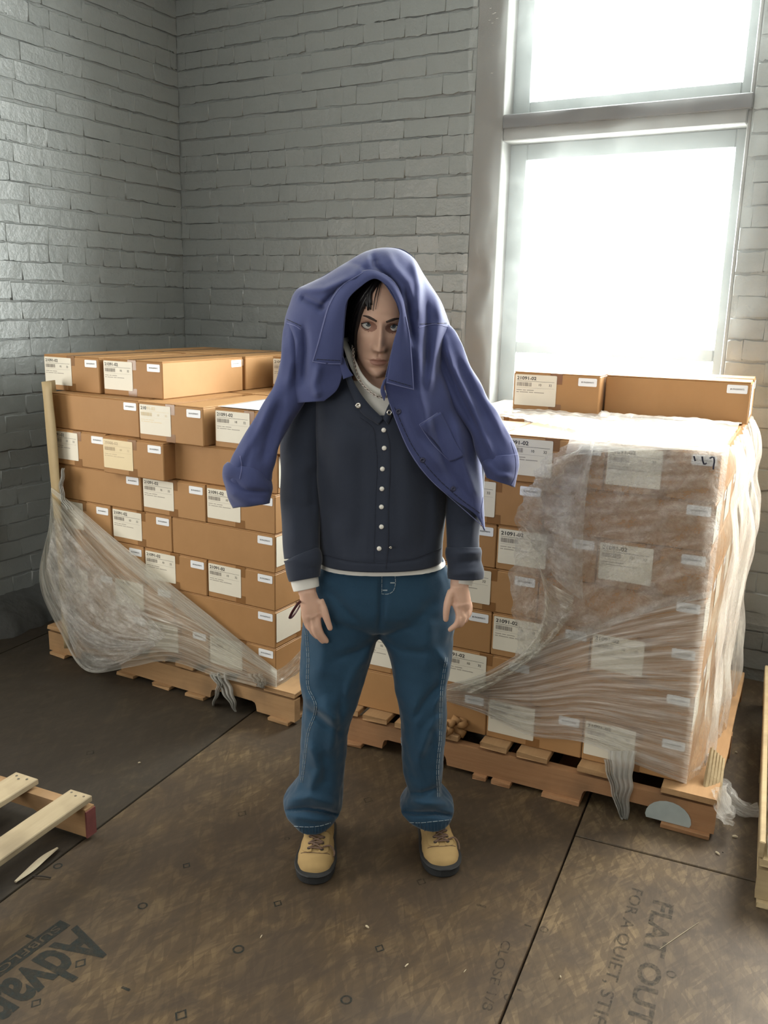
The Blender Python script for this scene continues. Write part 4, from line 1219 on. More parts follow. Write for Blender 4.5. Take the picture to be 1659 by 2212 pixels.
# loose film hanging off the right-hand side
cols = [  # (z, bulge of the outer edge in metres)
    (1.235, .030), (1.19, .055), (1.12, .070), (1.02, .062), (.95, .085), (.85, .095), (.74, .080), (.60, .072), (.40, .075), (.22, .085), (.13, .075)]
cz = spline(cols[::-1], 70); nW = 60; G = np.zeros((70, nW, 3)); UVs = np.zeros((70, nW, 2))
WW, Z2 = np.meshgrid(-.006 + np.linspace(0, 1, nW), cz[:, 0]); NN = .013 * vnoise(np.stack([WW * 16, Z2 * 1.6], -1), 1, 61) + .007 * vnoise(np.stack([WW * 42, Z2 * 3.], -1), 1, 62)
for i, (z, bl) in enumerate(cz):
    for j in range(nW):
        t = j / (nW - 1); w = -.006 + t * 1.0
        o_ = bl * min(1, t * 5) ** .6 * (.75 + .25 * math.sin(t * 17)) + NN[i, j]
        G[i, j] = RF(-max(.006, o_), w, z + (.05 * math.sin(t * 13) if i < 3 else 0)); UVs[i, j] = (w, z)
mb = MB(); mb.grid(G, uv=UVs); wobj('film_sheet', mb.mesh('film_sheet', M['film_loose'], True, use_uv=True), rw_)
# tail hanging over the pallet edge, and the gathered rope on the floor
tail(rw_, [(1345, 1622, .045, 62), (1343, 1660, .065, 50), (1347, 1700, .07, 40), (1344, 1740, .07, 30), (1350, 1765, .07, 18), (1353, 1778, .07, 3)], RFp, 1, M['film_tail'], 3, n=34, folds=4)
tail(rw_, [(1310, 1640, .050, 14), (1322, 1690, .07, 14), (1336, 1740, .075, 12), (1345, 1772, .075, 3)], RFp, 1, M['film_tail'], 7, n=26)
mb = MB(); r = random.Random(8)
path = spline([RF(-.10, -.02, .16), RF(-.13, -.03, .08), atz(1560, 1700, .05), atz(1590, 1735, .03), atz(1622, 1752, .025), atz(1640, 1752, .03)], 40)
nS = 16; G = np.zeros((40, nS, 3)); UVs = np.zeros((40, nS, 2))
for i in range(40):
    tt = path[min(i + 1, 39)] - path[max(0, i - 1)]; tt /= np.linalg.norm(tt); sd = np.cross(tt, ZV); sd /= np.linalg.norm(sd)
    for k in range(nS):
        a = 6.283 * k / (nS - 1); rr = .021 * (1 + .35 * math.sin(3 * a + i * .5) + .25 * math.sin(5 * a - i * .9))
        q = path[i] + sd * rr * 1.3 * math.cos(a) + np.cross(sd, tt) * rr * .8 * math.sin(a); q[2] = max(q[2], .004)
        G[i, k] = q; UVs[i, k] = (k / nS, i / 40)
mb.grid(G, uv=UVs); wobj('film_tail', mb.mesh('film_tail', M['film_loose'], True, use_uv=True), rw_, label='gathered film trailing onto the floor')
# handwritten number on the film
mb = MB()
for poly in ([(1499, 985), (1502, 996)], [(1517, 986), (1519, 998), (1522, 1003), (1526, 1000)], [(1533, 990), (1541, 987), (1543, 996), (1541, 1008), (1541, 1014)]):
    pts = [RFp(x, y, .034) for x, y in spline(poly, 8)]
    mb.tube(pts, .0026, 5)
wobj('marker_writing', mb.mesh('marker_writing', M['marker']), rw_, label='black handwritten number')
# ------------------------------------------------------------------ person
person = empty('person', (0.02, 2.40, 0), label='person in navy snap jacket and blue jeans, head bowed, arms hanging down', cat='person')

def ring_row(py, xl, xr, Yc, hd, n=48, ex=2.2):
    a = at(xl, py, Yc); b = at(xr, py, Yc); c = (a + b) / 2; h = (b - a) / 2
    out = np.zeros((n, 3))
    for k in range(n):
        th = 2 * math.pi * k / n; cs, sn = math.cos(th), math.sin(th)
        out[k] = c + h * math.copysign(abs(cs) ** (2 / ex), cs) + np.array([0, -hd * math.copysign(abs(sn) ** (2 / ex), sn), 0])
    return out

def loft(rows, n=48, m=60, ex=2.2, caps=True):
    R = spline(rows, m); P = np.array([ring_row(*r, n=n, ex=ex) for r in R])        # rows: (py, xl, xr, Yc, hd)
    mb = MB(); mb.grid(P.transpose(1, 0, 2), closed_u=True)
    if caps:
        b0 = len(mb.v); mb.add([P[0].mean(0)], []); mb.add([P[-1].mean(0)], [])
        for k in range(n):
            mb.f.append((b0, k * m, ((k + 1) % n) * m)); mb.f.append((b0 + 1, ((k + 1) % n) * m + m - 1, k * m + m - 1)); mb.m += [0, 0]
    return mb

def limb(pts, n=28, m=50, flat=1.0):
    """tube along photo points (x, y, Y, half width px); depth = width*flat"""
    S = spline(pts, m); P = [at(x, y, Y) for x, y, Y, w in S]; sc = [F_PX / ((p - CAM) @ FW) for p in P]
    mb = MB(); mb.tube(P, [(w / s, w / s * flat) for (x, y, Y, w), s in zip(S, sc)], n, up=(1, 0, 0)); return mb

def merge(*mbs):
    o = MB()
    for b in mbs: o.add(b.v, b.f)
    return o

# ---- jeans
JY = 2.42
pel = loft([(1190, 700, 950, JY, .118), (1215, 690, 960, JY, .122), (1240, 672, 970, JY, .128), (1285, 658, 981, JY, .132), (1312, 655, 984, JY, .126), (1336, 668, 968, JY, .104), (1352, 715, 925, JY, .060)], 56, 40, 2.3)
lleg = loft([(1300, 664, 822, JY, .105), (1345, 655, 826, JY, .108), (1366, 653, 822, JY, .106), (1385, 651, 813, JY, .105), (1420, 648, 803, JY - .005, .104), (1471, 648, 788, JY - .012, .100), (1505, 656, 777, JY - .018, .098), (1571, 653, 752, JY - .022, .092), (1631, 649, 745, JY - .02, .090),
             (1676, 645, 743, JY - .015, .092), (1702, 629, 742, JY - .012, .098), (1724, 613, 742, JY - .01, .105), (1740, 613, 741, JY - .012, .104), (1755, 626, 733, JY - .02, .096), (1770, 641, 716, JY - .028, .086)], 48, 90, 2.2)
rleg = loft([(1300, 818, 980, JY, .105), (1345, 812, 983, JY, .108), (1368, 817, 979, JY, .106), (1395, 832, 979, JY, .104), (1425, 842, 977, JY - .005, .102), (1480, 852, 966, JY - .012, .100), (1541, 863, 965, JY - .016, .095), (1601, 867, 961, JY - .02, .090), (1661, 873, 957, JY - .018, .088),
             (1702, 879, 954, JY - .015, .090), (1724, 870, 971, JY - .012, .100), (1738, 861, 982, JY - .01, .103), (1751, 871, 979, JY - .015, .096), (1764, 894, 971, JY - .023, .086)], 48, 90, 2.2)
jm = merge(pel, lleg, rleg).mesh('jeans', M['denim'])
jm = evaluated(jm, [('REMESH', dict(mode='VOXEL', voxel_size=.0048)), ('SMOOTH', dict(factor=.5, iterations=11))])
V = get_v(jm); Nn = np.array([v.normal[:] for v in jm.vertices])
folds = [([(606, 1752), (660, 1747), (700, 1752), (744, 1764)], 6, -.014), ([(612, 1728), (670, 1722), (735, 1738)], 13, .012), ([(625, 1765), (680, 1770), (725, 1772)], 9, .006),
         ([(858, 1753), (900, 1757), (940, 1756), (984, 1764)], 6, -.013), ([(872, 1728), (915, 1735), (978, 1736)], 12, .011), ([(880, 1712), (910, 1716), (948, 1700)], 7, -.008),
         ([(655, 1500), (690, 1530), (735, 1560)], 13, .009), ([(660, 1530), (700, 1562), (740, 1590)], 10, -.008), ([(700, 1500), (725, 1570), (715, 1640)], 18, .010), ([(740, 1480), (735, 1560), (738, 1650)], 9, -.006),
         ([(665, 1600), (690, 1660), (665, 1715)], 13, .008), ([(700, 1620), (705, 1700)], 12, -.006), ([(815, 1380), (770, 1410), (720, 1425)], 11, -.006), ([(815, 1395), (770, 1450), (735, 1520)], 16, .007),
         ([(825, 1380), (870, 1405), (930, 1410)], 11, -.006), ([(940, 1400), (968, 1440), (955, 1490), (935, 1540)], 9, .010), ([(960, 1470), (930, 1500), (890, 1560)], 10, -.007), ([(955, 1540), (925, 1580), (905, 1640)], 11, .008), ([(945, 1570), (950, 1640), (945, 1700)], 8, .006),
         ([(900, 1500), (895, 1580), (905, 1680)], 16, .006), ([(826, 1245), (824, 1300), (820, 1370)], 8, -.008), ([(700, 1270), (760, 1330), (800, 1365)], 12, -.004), ([(950, 1290), (900, 1340), (845, 1368)], 12, -.004),
         ([(690, 1330), (700, 1400), (690, 1470)], 20, .006), ([(930, 1330), (920, 1400), (930, 1450)], 20, .006)]
V = strokes(V, Nn, [(a, w * .85, h * 1.7) for a, w, h in folds]); V += Nn * (vnoise(V * np.array([1, 1, .6]), 9, 3) * .003 + vnoise(V, 22, 4) * .0012)[:, None]
set_v(jm, V)
jeans = wobj('jeans', jm, person, label='loose blue denim jeans')
jb = bvh_of(jm)
mb = MB()
for off in (0, 4):
    stitches(mb, on_surface(jb, [(660 + off, 1362), (664 + off, 1420), (665 + off, 1487), (680 + off, 1523), (664 + off, 1583), (654 + off, 1661), (650 + off, 1690)], 170), .0009)
    stitches(mb, on_surface(jb, [(966 - off, 1420), (955 - off, 1500), (953 - off, 1590), (947 - off, 1661), (949 - off, 1722)], 150), .0009)
stitches(mb, on_surface(jb, [(632, 1784), (660, 1786), (690, 1784), (714, 1777)], 46), .0011); stitches(mb, on_surface(jb, [(879, 1776), (905, 1777), (940, 1774), (980, 1770)], 50), .0011)
stitches(mb, on_surface(jb, [(850, 1480), (862, 1545), (868, 1610)], 70), .001)
stitches(mb, on_surface(jb, [(853, 1240), (854, 1262), (848, 1278), (838, 1283), (826, 1283)], 40), .0016)
stitches(mb, on_surface(jb, [(825, 1240), (825, 1283)], 26), .0013)
for x, y in ((848, 1259), (832, 1275)):
    ribbon(mb, on_surface(jb, [(x - 5, y), (x + 5, y)], 4), .0035)
wobj('stitching', mb.mesh('stitching', M['thread_pale']), jeans, label='pale seam stitching', kind='stuff')
# hem bands: raised strip above each cuff edge with vertical puckers
mb = MB()
for x0, x1, yy in ((634, 716, 1794), (888, 974, 1784)):
    for k in range(13):
        x = x0 + (x1 - x0) * k / 12; ribbon(mb, on_surface(jb, [(x, yy - 8), (x + 1, yy + 10)], 5), .0022, thick=.0012)
wobj('hem_pucker', mb.mesh('hem_pucker', M['denim']), jeans, kind='stuff')

# ---- white shirt
def inside(px, poly):
    poly = np.asarray(poly, float); c = np.zeros(len(px), bool); j = len(poly) - 1
    for i in range(len(poly)):
        a, b = poly[i], poly[j]
        cond = ((a[1] > px[:, 1]) != (b[1] > px[:, 1])) & (px[:, 0] < (b[0] - a[0]) * (px[:, 1] - a[1]) / (b[1] - a[1] + 1e-9) + a[0])
        c ^= cond; j = i
    return c
SY = 2.42
shirt = loft([(818, 750, 895, SY - .012, .090), (832, 722, 930, SY, .105), (852, 695, 962, SY, .118), (900, 690, 966, SY, .124), (1000, 692, 962, SY, .124), (1100, 698, 950, SY, .122), (1178, 696, 950, SY, .128), (1198, 691, 952, SY, .134), (1208, 689, 958, SY, .135), (1214, 687, 962, SY, .136)], 90, 90, 2.4, caps=False)
shm = shirt.mesh('shirt', M['white_rib'], True)
V = get_v(shm); px = topx(V); th = np.arctan2(V[:, 1] - SY, V[:, 0]); m = px[:, 1] > 1190
V[m, 1] += .0010 * np.sign(V[m, 1] - SY) * np.sin(th[m] * 160)
set_v(shm, V)
nopen = [(735, 690), (752, 742), (762, 782), (782, 818), (806, 841), (836, 852), (866, 842), (890, 800), (900, 690)]
pxs = topx(V); ins = inside(pxs, nopen) & (V[:, 1] < SY)
bmx = bmesh.new(); bmx.from_mesh(shm); bmx.verts.ensure_lookup_table(); bmesh.ops.delete(bmx, geom=[bmx.verts[i] for i in np.nonzero(ins)[0]], context='VERTS'); bmx.to_mesh(shm); bmx.free()
shirt_o = wobj('shirt', shm, person, label='white ribbed shirt')
# ribbed crew collar: a band along the neck opening, closed behind the neck
crv = [(744, 735, 2.375), (752, 757, 2.345), (762, 784, 2.322), (781, 818, 2.300), (806, 841, 2.290), (836, 851, 2.287), (866, 840, 2.292), (886, 808, 2.312), (893, 775, 2.345), (885, 752, 2.40), (850, 740, 2.445), (800, 735, 2.450), (760, 732, 2.42)]
S = spline(crv + crv[:1], 181)[:-1]; cen2 = np.array([820, 770]); mb = MB(); G = np.zeros((180, 10, 3))
for i, (x, y, Y) in enumerate(S):
    d_ = np.array([x, y]) - cen2; d_ /= np.linalg.norm(d_)
    for j in range(10):
        a = 2 * math.pi * j / 9; w = 8.5 * math.cos(a); t_ = (.0032 + .0007 * (i % 2)) * math.sin(a)
        G[i, j] = at(x + d_[0] * w, y + d_[1] * w, Y - .004 - t_)
mb.grid(G, closed_u=True); wobj('shirt_collar', mb.mesh('shirt_collar', M['white_rib'], True), shirt_o)
cuff = limb([(655, 1236, 2.318, 30), (659, 1258, 2.312, 30), (662, 1272, 2.308, 28.5)], 64, 24, .85)
for i in range(24):
    for k in range(64):
        if k % 2: q = np.array(cuff.v[i * 64 + k]); c = np.mean([cuff.v[i * 64 + j] for j in range(0, 64, 8)], 0); cuff.v[i * 64 + k] = tuple(c + (q - c) * .972)
wobj('shirt_cuff', cuff.mesh('shirt_cuff', M['white_rib'], True), shirt_o)
cuff = limb([(1000, 1238, 2.318, 24), (997, 1262, 2.308, 23)], 48, 8, .85)
wobj('shirt_cuff', cuff.mesh('shirt_cuff', M['white_rib'], True), shirt_o)

# ---- navy snap jacket
TY = 2.42
tor = loft([(796, 752, 896, TY - .005, .095), (818, 712, 940, TY, .116), (850, 684, 972, TY, .130), (900, 680, 976, TY, .136), (1000, 683, 969, TY, .136), (1100, 685, 963, TY, .138), (1170, 686, 958, TY, .142), (1195, 687, 956, TY, .145), (1204, 688, 955, TY, .145)], 150, 150, 2.5, caps=False)
tm = tor.mesh('jacket_body', M['navy_knit'], True)
V = get_v(tm); Nn = np.array([v.normal[:] for v in tm.vertices])
vneck = [(735, 700), (745, 770), (757, 812), (775, 846), (798, 876), (826, 903), (834, 884), (846, 868), (852, 800), (856, 700)]
folds = [([(826, 903), (838, 935), (841, 1000), (838, 1100), (837, 1235)], 9, .0035), ([(808, 915), (812, 1000), (808, 1100), (806, 1225)], 3, -.0015),
         ([(700, 960), (705, 1060), (698, 1180)], 14, -.008), ([(735, 920), (745, 1050), (735, 1180)], 26, .007), ([(780, 960), (785, 1090), (770, 1190)], 14, -.004),
         ([(870, 960), (880, 1080), (875, 1190)], 18, .006), ([(915, 1040), (920, 1120), (915, 1195)], 14, -.005), ([(940, 1060), (945, 1180)], 9, .004), ([(690, 1200), (760, 1214), (830, 1216), (900, 1210), (955, 1190)], 3, -.002),
         ([(715, 880), (760, 920), (800, 940)], 14, -.004)]
V = strokes(V, Nn, folds); V += Nn * (vnoise(V, 6, 13) * .0025)[:, None]
set_v(tm, V)
bmx = bmesh.new(); bmx.from_mesh(tm); bmx.verts.ensure_lookup_table()
pxv = topx(V); ins = inside(pxv, vneck) & (V[:, 1] < TY)
bmesh.ops.delete(bmx, geom=[bmx.verts[i] for i in np.nonzero(ins)[0]], context='VERTS')
bmx.to_mesh(tm); bmx.free()
tm2 = evaluated(tm, [('SOLIDIFY', dict(thickness=.0035, offset=-1))])
jacket = wobj('jacket', tm2, person, label='navy snap-front jacket')
tb = bvh_of(tm2)
# folded-open collar edges
def strip(pairs, Yoff, mat, name, parent, n=40, m=14, bulge=.006, thick=.0025):
    """cloth strip between two photo curves with depth: rows ((x,y,Y),(x,y,Y))"""
    A = spline([p[0] for p in pairs], n); B = spline([p[1] for p in pairs], n); G = np.zeros((n, m, 3))
    for i in range(n):
        for j in range(m):
            v = j / (m - 1); q = A[i] * (1 - v) + B[i] * v
            G[i, j] = at(q[0], q[1], q[2] - Yoff - bulge * math.sin(v * math.pi))
    mb = MB(); mb.grid(G)
    return wobj(name, evaluated(mb.mesh(name, mat, True), [('SOLIDIFY', dict(thickness=thick, offset=0))]), parent)
strip([((747, 772, 2.300), (742, 782, 2.300)), ((758, 812, 2.292), (748, 818, 2.292)), ((776, 846, 2.286), (762, 856, 2.286)), ((799, 876, 2.282), (780, 890, 2.282)), ((828, 905, 2.279), (818, 917, 2.279))], 0, M['navy_knit'], 'lapel', jacket, bulge=.004)
strip([((850, 858, 2.283), (858, 868, 2.283)), ((838, 878, 2.281), (848, 894, 2.281)), ((828, 905, 2.279), (838, 917, 2.279))], 0, M['navy_knit'], 'lapel', jacket, bulge=.004)
mb = MB()
ribbon(mb, on_surface(tb, [(832, 925), (840, 950), (842, 1000), (839, 1100), (838, 1180), (834, 1228)], 60, .0008), .0022)
stitches(mb, on_surface(tb, [(690, 1196), (760, 1212), (830, 1217)], 90, .0006), .0009); stitches(mb, on_surface(tb, [(842, 1215), (900, 1205), (953, 1184)], 80, .0006), .0009)
stitches(mb, on_surface(tb, [(778, 902), (806, 925), (812, 960), (811, 1100), (808, 1215)], 170, .0006), .0009)
wobj('stitching', mb.mesh('stitching', M['thread_navy']), jacket, kind='stuff')
def disc(h, r, t, parent, name, mat, ringed=False):
    P, N = h; N = Vector(N); q = N.to_track_quat('Z', 'Y').to_matrix()
    prof = [(0, t), (r * .6, t * .95), (r * .88, t * .7), (r, t * .2), (r, -.001)] if not ringed else [(0, t * .3), (r * .38, t * .3), (r * .42, t), (r * .8, t), (r, t * .4), (r, -.001)]
    n = 16; G = np.array([[np.array(q @ Vector((a * math.cos(6.2832 * k / n), a * math.sin(6.2832 * k / n), z))) + P for a, z in prof] for k in range(n)])
    mb = MB(); mb.grid(G, closed_u=True); return wobj(name, mb.mesh(name, mat, True), parent)
for x, y in ((833, 929), (834, 968), (830, 1013), (829, 1056), (828, 1095), (828, 1138), (823, 1185)):
    h = cast(tb, x - 4, y)
    if h: disc(h, .0065, .0042, jacket, 'snap_button', M['snap'])
for x, y in ((775, 876), (841, 891), (842, 1181)):
    h = cast(tb, x, y)
    if h: disc((h[0] + h[1] * .008, h[1]), .0082 if y < 1000 else .004, .004, jacket, 'snap_socket', M['metal'], True)
# sleeves
def sleeve(pts, folds, name='sleeve'):
    mb = limb(pts, 48, 90, .95); me = mb.mesh(name, M['navy_knit'], True)
    V = get_v(me); Nn = np.array([v.normal[:] for v in me.vertices]); V = strokes(V, Nn, folds); V += Nn * (vnoise(V, 8, 23) * .0025)[:, None]; set_v(me, V)
    return wobj(name, me, jacket)
sleeve([(715, 838, 2.43, 40), (678, 880, 2.43, 50), (657, 950, 2.42, 50), (651, 1030, 2.40, 45), (650, 1110, 2.365, 42), (651, 1180, 2.335, 39), (652, 1206, 2.326, 38)],
       [([(620, 980), (660, 1010), (690, 1000)], 12, .005), ([(615, 1080), (655, 1100), (690, 1080)], 10, -.004), ([(640, 1000), (632, 1100), (640, 1190)], 16, .006), ([(672, 1010), (676, 1120)], 8, -.005)])
sleeve([(930, 838, 2.43, 40), (972, 880, 2.43, 48), (1000, 950, 2.42, 46), (1004, 1030, 2.40, 41), (1002, 1110, 2.365, 39), (1000, 1175, 2.335, 36), (1000, 1194, 2.328, 36)],
       [([(970, 1080), (1010, 1100), (1040, 1090)], 10, .006), ([(968, 1120), (1005, 1135), (1035, 1125)], 9, -.005), ([(1020, 1060), (1022, 1180)], 9, .005)])
c1 = limb([(652, 1198, 2.328, 40), (654, 1203, 2.326, 41.5), (655, 1225, 2.32, 38.5), (657, 1245, 2.315, 35.5), (658, 1251, 2.313, 34)], 48, 24, .95); wobj('cuff', c1.mesh('cuff', M['navy_knit'], True), jacket)
c2 = limb([(1001, 1182, 2.33, 37), (1001, 1188, 2.328, 39), (1003, 1215, 2.322, 37), (1006, 1240, 2.316, 40), (1006, 1249, 2.314, 39)], 48, 24, .95); me = c2.mesh('cuff', M['navy_knit'], True)
V = get_v(me); Nn = np.array([v.normal[:] for v in me.vertices]); set_v(me, strokes(V, Nn, [([(985, 1195), (1038, 1195)], 4, .005), ([(990, 1215), (1035, 1210)], 6, -.006), ([(970, 1240), (1040, 1235)], 7, .005)])); wobj('cuff', me, jacket)

# ---- body: one continuous figure under the clothes, with neck, hands and head
def chain(pts, rad, n=14, up=(1, 0, 0)):
    mb = MB(); S = spline([np.r_[at(x, y, Y), r] for (x, y, Y), r in zip(pts, rad)], 22)
    P = [q[:3] for q in S]; R = [q[3] for q in S]
    # round the tip
    d = P[-1] - P[-2]; d /= np.linalg.norm(d)
    for k in (.5, .8, .97): P.append(S[-1][:3] + d * R[21] * k); R.append(R[21] * math.sqrt(max(0.02, 1 - k * k)))
    mb.tube(P, R, n, up=up); return mb
def flatchain(pts, rad, n=24, m=26):
    S = spline([np.r_[at(x, y, Y), r] for (x, y, Y), r in zip(pts, rad)], m)
    mb = MB(); mb.tube([q[:3] for q in S], [(q[3], q[4]) for q in S], n, up=(1, 0, 0)); return mb
bparts = []
bparts.append(loft([(835, 720, 935, 2.42, .09), (900, 700, 955, 2.42, .108), (1050, 705, 950, 2.42, .108), (1200, 700, 955, 2.42, .108), (1290, 690, 955, 2.42, .10), (1325, 705, 935, 2.42, .08)], 40, 40))
bparts.append(loft([(1310, 675, 812, 2.42, .085), (1500, 675, 765, 2.40, .075), (1650, 665, 730, 2.40, .06), (1740, 660, 712, 2.40, .05)], 30, 40))
bparts.append(loft([(1310, 828, 965, 2.42, .085), (1500, 868, 955, 2.40, .075), (1650, 885, 945, 2.40, .06), (1740, 900, 952, 2.40, .05)], 30, 40))
bparts.append(limb([(735, 845, 2.42, 40), (672, 895, 2.43, 38), (652, 1030, 2.40, 32), (652, 1150, 2.345, 28), (660, 1240, 2.315, 22), (664, 1282, 2.302, 19.5)], 24, 60, .85))
bparts.append(limb([(915, 845, 2.42, 40), (978, 895, 2.43, 38), (1002, 1030, 2.40, 30), (1000, 1150, 2.345, 27), (994, 1240, 2.315, 21), (992, 1272, 2.302, 20)], 24, 60, .85))
bparts.append(limb([(812, 730, 2.375, 46), (815, 770, 2.382, 47), (818, 805, 2.392, 54), (820, 838, 2.408, 78), (822, 862, 2.425, 105)], 30, 40, .86))
# viewer's left hand
hy = 2.298
bparts.append(flatchain([(664, 1276, hy), (668, 1295, hy), (672, 1315, hy - .002), (674, 1334, hy), (675, 1345, hy)], [(.0225, .0175), (.0265, .0165), (.0290, .0155), (.0265, .0140), (.0200, .0110)]))
bparts.append(chain([(690, 1296, hy), (699, 1316, hy - .006), (706, 1337, hy - .010), (713, 1357, hy - .010)], [.0125, .0115, .0100, .0080]))
bparts.append(chain([(685, 1326, hy - .002), (687, 1346, hy - .006), (692, 1364, hy - .004), (706, 1385, hy + .004)], [.0105, .0095, .0088, .0072]))
bparts.append(chain([(675, 1332, hy - .003), (679, 1354, hy - .006), (686, 1372, hy - .002), (697, 1386, hy + .006)], [.0105, .0095, .0085, .0070]))
bparts.append(chain([(665, 1330, hy), (669, 1350, hy), (675, 1365, hy + .006), (684, 1376, hy + .014)], [.0100, .0090, .0082, .0068]))
bparts.append(chain([(657, 1324, hy + .004), (660, 1342, hy + .007), (665, 1354, hy + .013), (672, 1362, hy + .020)], [.0090, .0080, .0072, .0060]))
# viewer's right hand, fingers curled
hz = 2.296
bparts.append(flatchain([(991, 1262, hz), (993, 1278, hz), (996, 1295, hz - .002), (998, 1310, hz - .002), (998, 1320, hz + .002)], [(.0230, .0175), (.0265, .0165), (.0270, .0155), (.0255, .0145), (.0190, .0120)]))
bparts.append(chain([(976, 1276, hz - .002), (968, 1298, hz - .010), (964, 1320, hz - .014), (963, 1338, hz - .014)], [.0120, .0110, .0098, .0080]))
bparts.append(chain([(985, 1306, hz - .006), (991, 1328, hz - .014), (987, 1347, hz - .016), (972, 1360, hz - .008)], [.0105, .0095, .0088, .0072]))
bparts.append(chain([(996, 1310, hz - .004), (1001, 1332, hz - .010), (996, 1348, hz - .008), (982, 1352, hz + .006)], [.0105, .0094, .0086, .0070]))
bparts.append(chain([(1006, 1306, hz), (1009, 1326, hz - .002), (1004, 1340, hz + .004), (990, 1344, hz + .016)], [.0100, .0090, .0082, .0068]))
bparts.append(chain([(1013, 1300, hz + .006), (1015, 1316, hz + .008), (1011, 1330, hz + .014), (1000, 1336, hz + .024)], [.0090, .0080, .0072, .0060]))
bodym = merge(*bparts).mesh('body', M['skin'])
bodym = evaluated(bodym, [('REMESH', dict(mode='VOXEL', voxel_size=.0032)), ('SMOOTH', dict(factor=.5, iterations=4))])
V = get_v(bodym); Nn = np.array([v.normal[:] for v in bodym.vertices])
hf = [([(676, 1335), (683, 1352)], 2.5, -.0025), ([(668, 1338), (674, 1356)], 2.5, -.0025), ([(690, 1305), (692, 1325)], 5, -.002), ([(683, 1326), (685, 1332)], 5, .0025), ([(674, 1332), (675, 1337)], 5, .0025), ([(664, 1330), (666, 1336)], 5, .002),
      ([(992, 1312), (996, 1334)], 2.5, -.0025), ([(1002, 1310), (1005, 1330)], 2.5, -.0025), ([(988, 1306), (990, 1312)], 5, .0025), ([(999, 1305), (1000, 1311)], 5, .0025), ([(1008, 1302), (1009, 1308)], 5, .002), ([(978, 1290), (984, 1305)], 5, -.002)]
set_v(bodym, strokes(V, Nn, hf))

# head in its own frame: X to the viewer's right, F to the front, Z up
HC = at(821, 694, 2.362)
_pt, _rl, _yw = math.radians(10), math.radians(-3.5), math.radians(2)
Zl = np.array([0, -math.sin(_pt), math.cos(_pt)]); Fl = np.array([0, -math.cos(_pt), -math.sin(_pt)]); Xl = np.array([1.0, 0, 0])
def _rot(v, ax, a): return np.array(Matrix.Rotation(a, 3, Vector(ax)) @ Vector(v))
Xl, Zl = _rot(Xl, Fl, _rl), _rot(Zl, Fl, _rl); Xl, Fl = _rot(Xl, Zl, _yw), _rot(Fl, Zl, _yw)
def HD(x, f, z): return HC + Xl * x + Fl * f + Zl * (z * (1.15 if z < 0 else 1.0))
tab = np.array([(.1250, .004, .004, .012), (.1215, .026, .026, .036), (.112, .044, .048, .060), (.095, .058, .066, .080), (.07, .068, .080, .095), (.04, .0725, .087, .102), (.01, .0725, .0885, .102), (-.02, .0705, .0880, .095), (-.045, .0665, .0875, .080),
                (-.065, .0605, .0865, .060), (-.082, .0535, .0850, .040), (-.097, .0435, .0825, .020), (-.109, .0315, .0780, .002), (-.1165, .0185, .0690, -.015), (-.1205, .005, .0560, -.035)])
def head_base(z):
    return np.interp(-z, -tab[:, 0], tab[:, 1]), np.interp(-z, -tab[:, 0], tab[:, 2]), np.interp(-z, -tab[:, 0], tab[:, 3])
sm = lambda a, b, x: np.clip((x - a) / (b - a), 0, 1) ** 2 * (3 - 2 * np.clip((x - a) / (b - a), 0, 1))
gs = lambda x, s: np.exp(-(x / s) ** 2)
def face_relief(x, z):
    ax = np.abs(x); d = 0
    A = np.where(z > -.047, .003 + .0225 * sm(.018, -.044, z), .0255 * gs(z + .047, .0062))
    A = A * np.where(z > .012, gs(z - .012, .012), 1)
    d = d + A * gs(x, .0075 + .0055 * sm(.01, -.045, z))
    d = d + .0085 * gs(ax - .0135, .0062) * gs(z + .0455, .0065)
    d = d - .0125 * gs(ax - .031, .0165) * gs(z - .000, .0120)
    d = d + .0050 * gs(z - .0215, .0080) * gs(ax - .028, .022)
    d = d + .0045 * gs(ax - .047, .018) * gs(z + .025, .016)
    d = d - .0035 * gs(ax - .030, .010) * gs(z + .062, .016)
    d = d + .0042 * gs(z + .0705, .0042) * gs(x, .0165) + .0046 * gs(z + .0805, .0046) * gs(x, .0145)
    d = d - .0050 * gs(z + .0758, .0020) * gs(x, .0240) - .0025 * gs(x, .0030) * gs(z + .060, .006)
    d = d - .0040 * gs(z + .0920, .0050) * gs(x, .022) + .0060 * gs(z + .1060, .0090) * gs(x, .0180)
    return d
nz_, na_ = 170, 180
zz = np.interp(np.linspace(0, 1, nz_), [0, .1, .9, 1], [.1250, .108, -.112, -.1205]); th = np.linspace(-math.pi, math.pi, na_, endpoint=False)
th = th - .45 * np.sin(th)                                # denser at the front (th = 0)
G = np.zeros((na_, nz_, 3)); LX = np.zeros((na_, nz_)); LZ = np.zeros((na_, nz_)); FRn = np.zeros((na_, nz_))
for j, z in enumerate(zz):
    wx, wf, wb = head_base(z); cs = np.cos(th); sn = np.sin(th)
    x = wx * np.sign(sn) * np.abs(sn) ** (.92); cfac = np.sign(cs) * np.abs(cs) ** (.92)
    f = np.where(cs > 0, wf, wb) * cfac
    front = sm(.25, .75, cs); f = f + face_relief(x, np.full_like(x, z)) * front
    for i in range(na_): G[i, j] = HD(x[i], f[i], z)
    LX[:, j] = x; LZ[:, j] = z; FRn[:, j] = front
mb = MB(); mb.grid(G, closed_u=True)
lip = (np.abs(LX) < .0225 * np.sqrt(np.clip(1 - ((LZ + .0760) / .0085) ** 2, 0, 1))) & (np.abs(LZ + .0760) < .0085) & (FRn > .3)
eshd = ((((np.abs(LX) - .031) / .0205) ** 2 + ((LZ - .002) / .0130) ** 2) < 1) & (FRn > .2)
fm = []
for i in range(na_):
    for j in range(nz_ - 1): fm.append(1 if lip[i, j] else (2 if eshd[i, j] else 0))
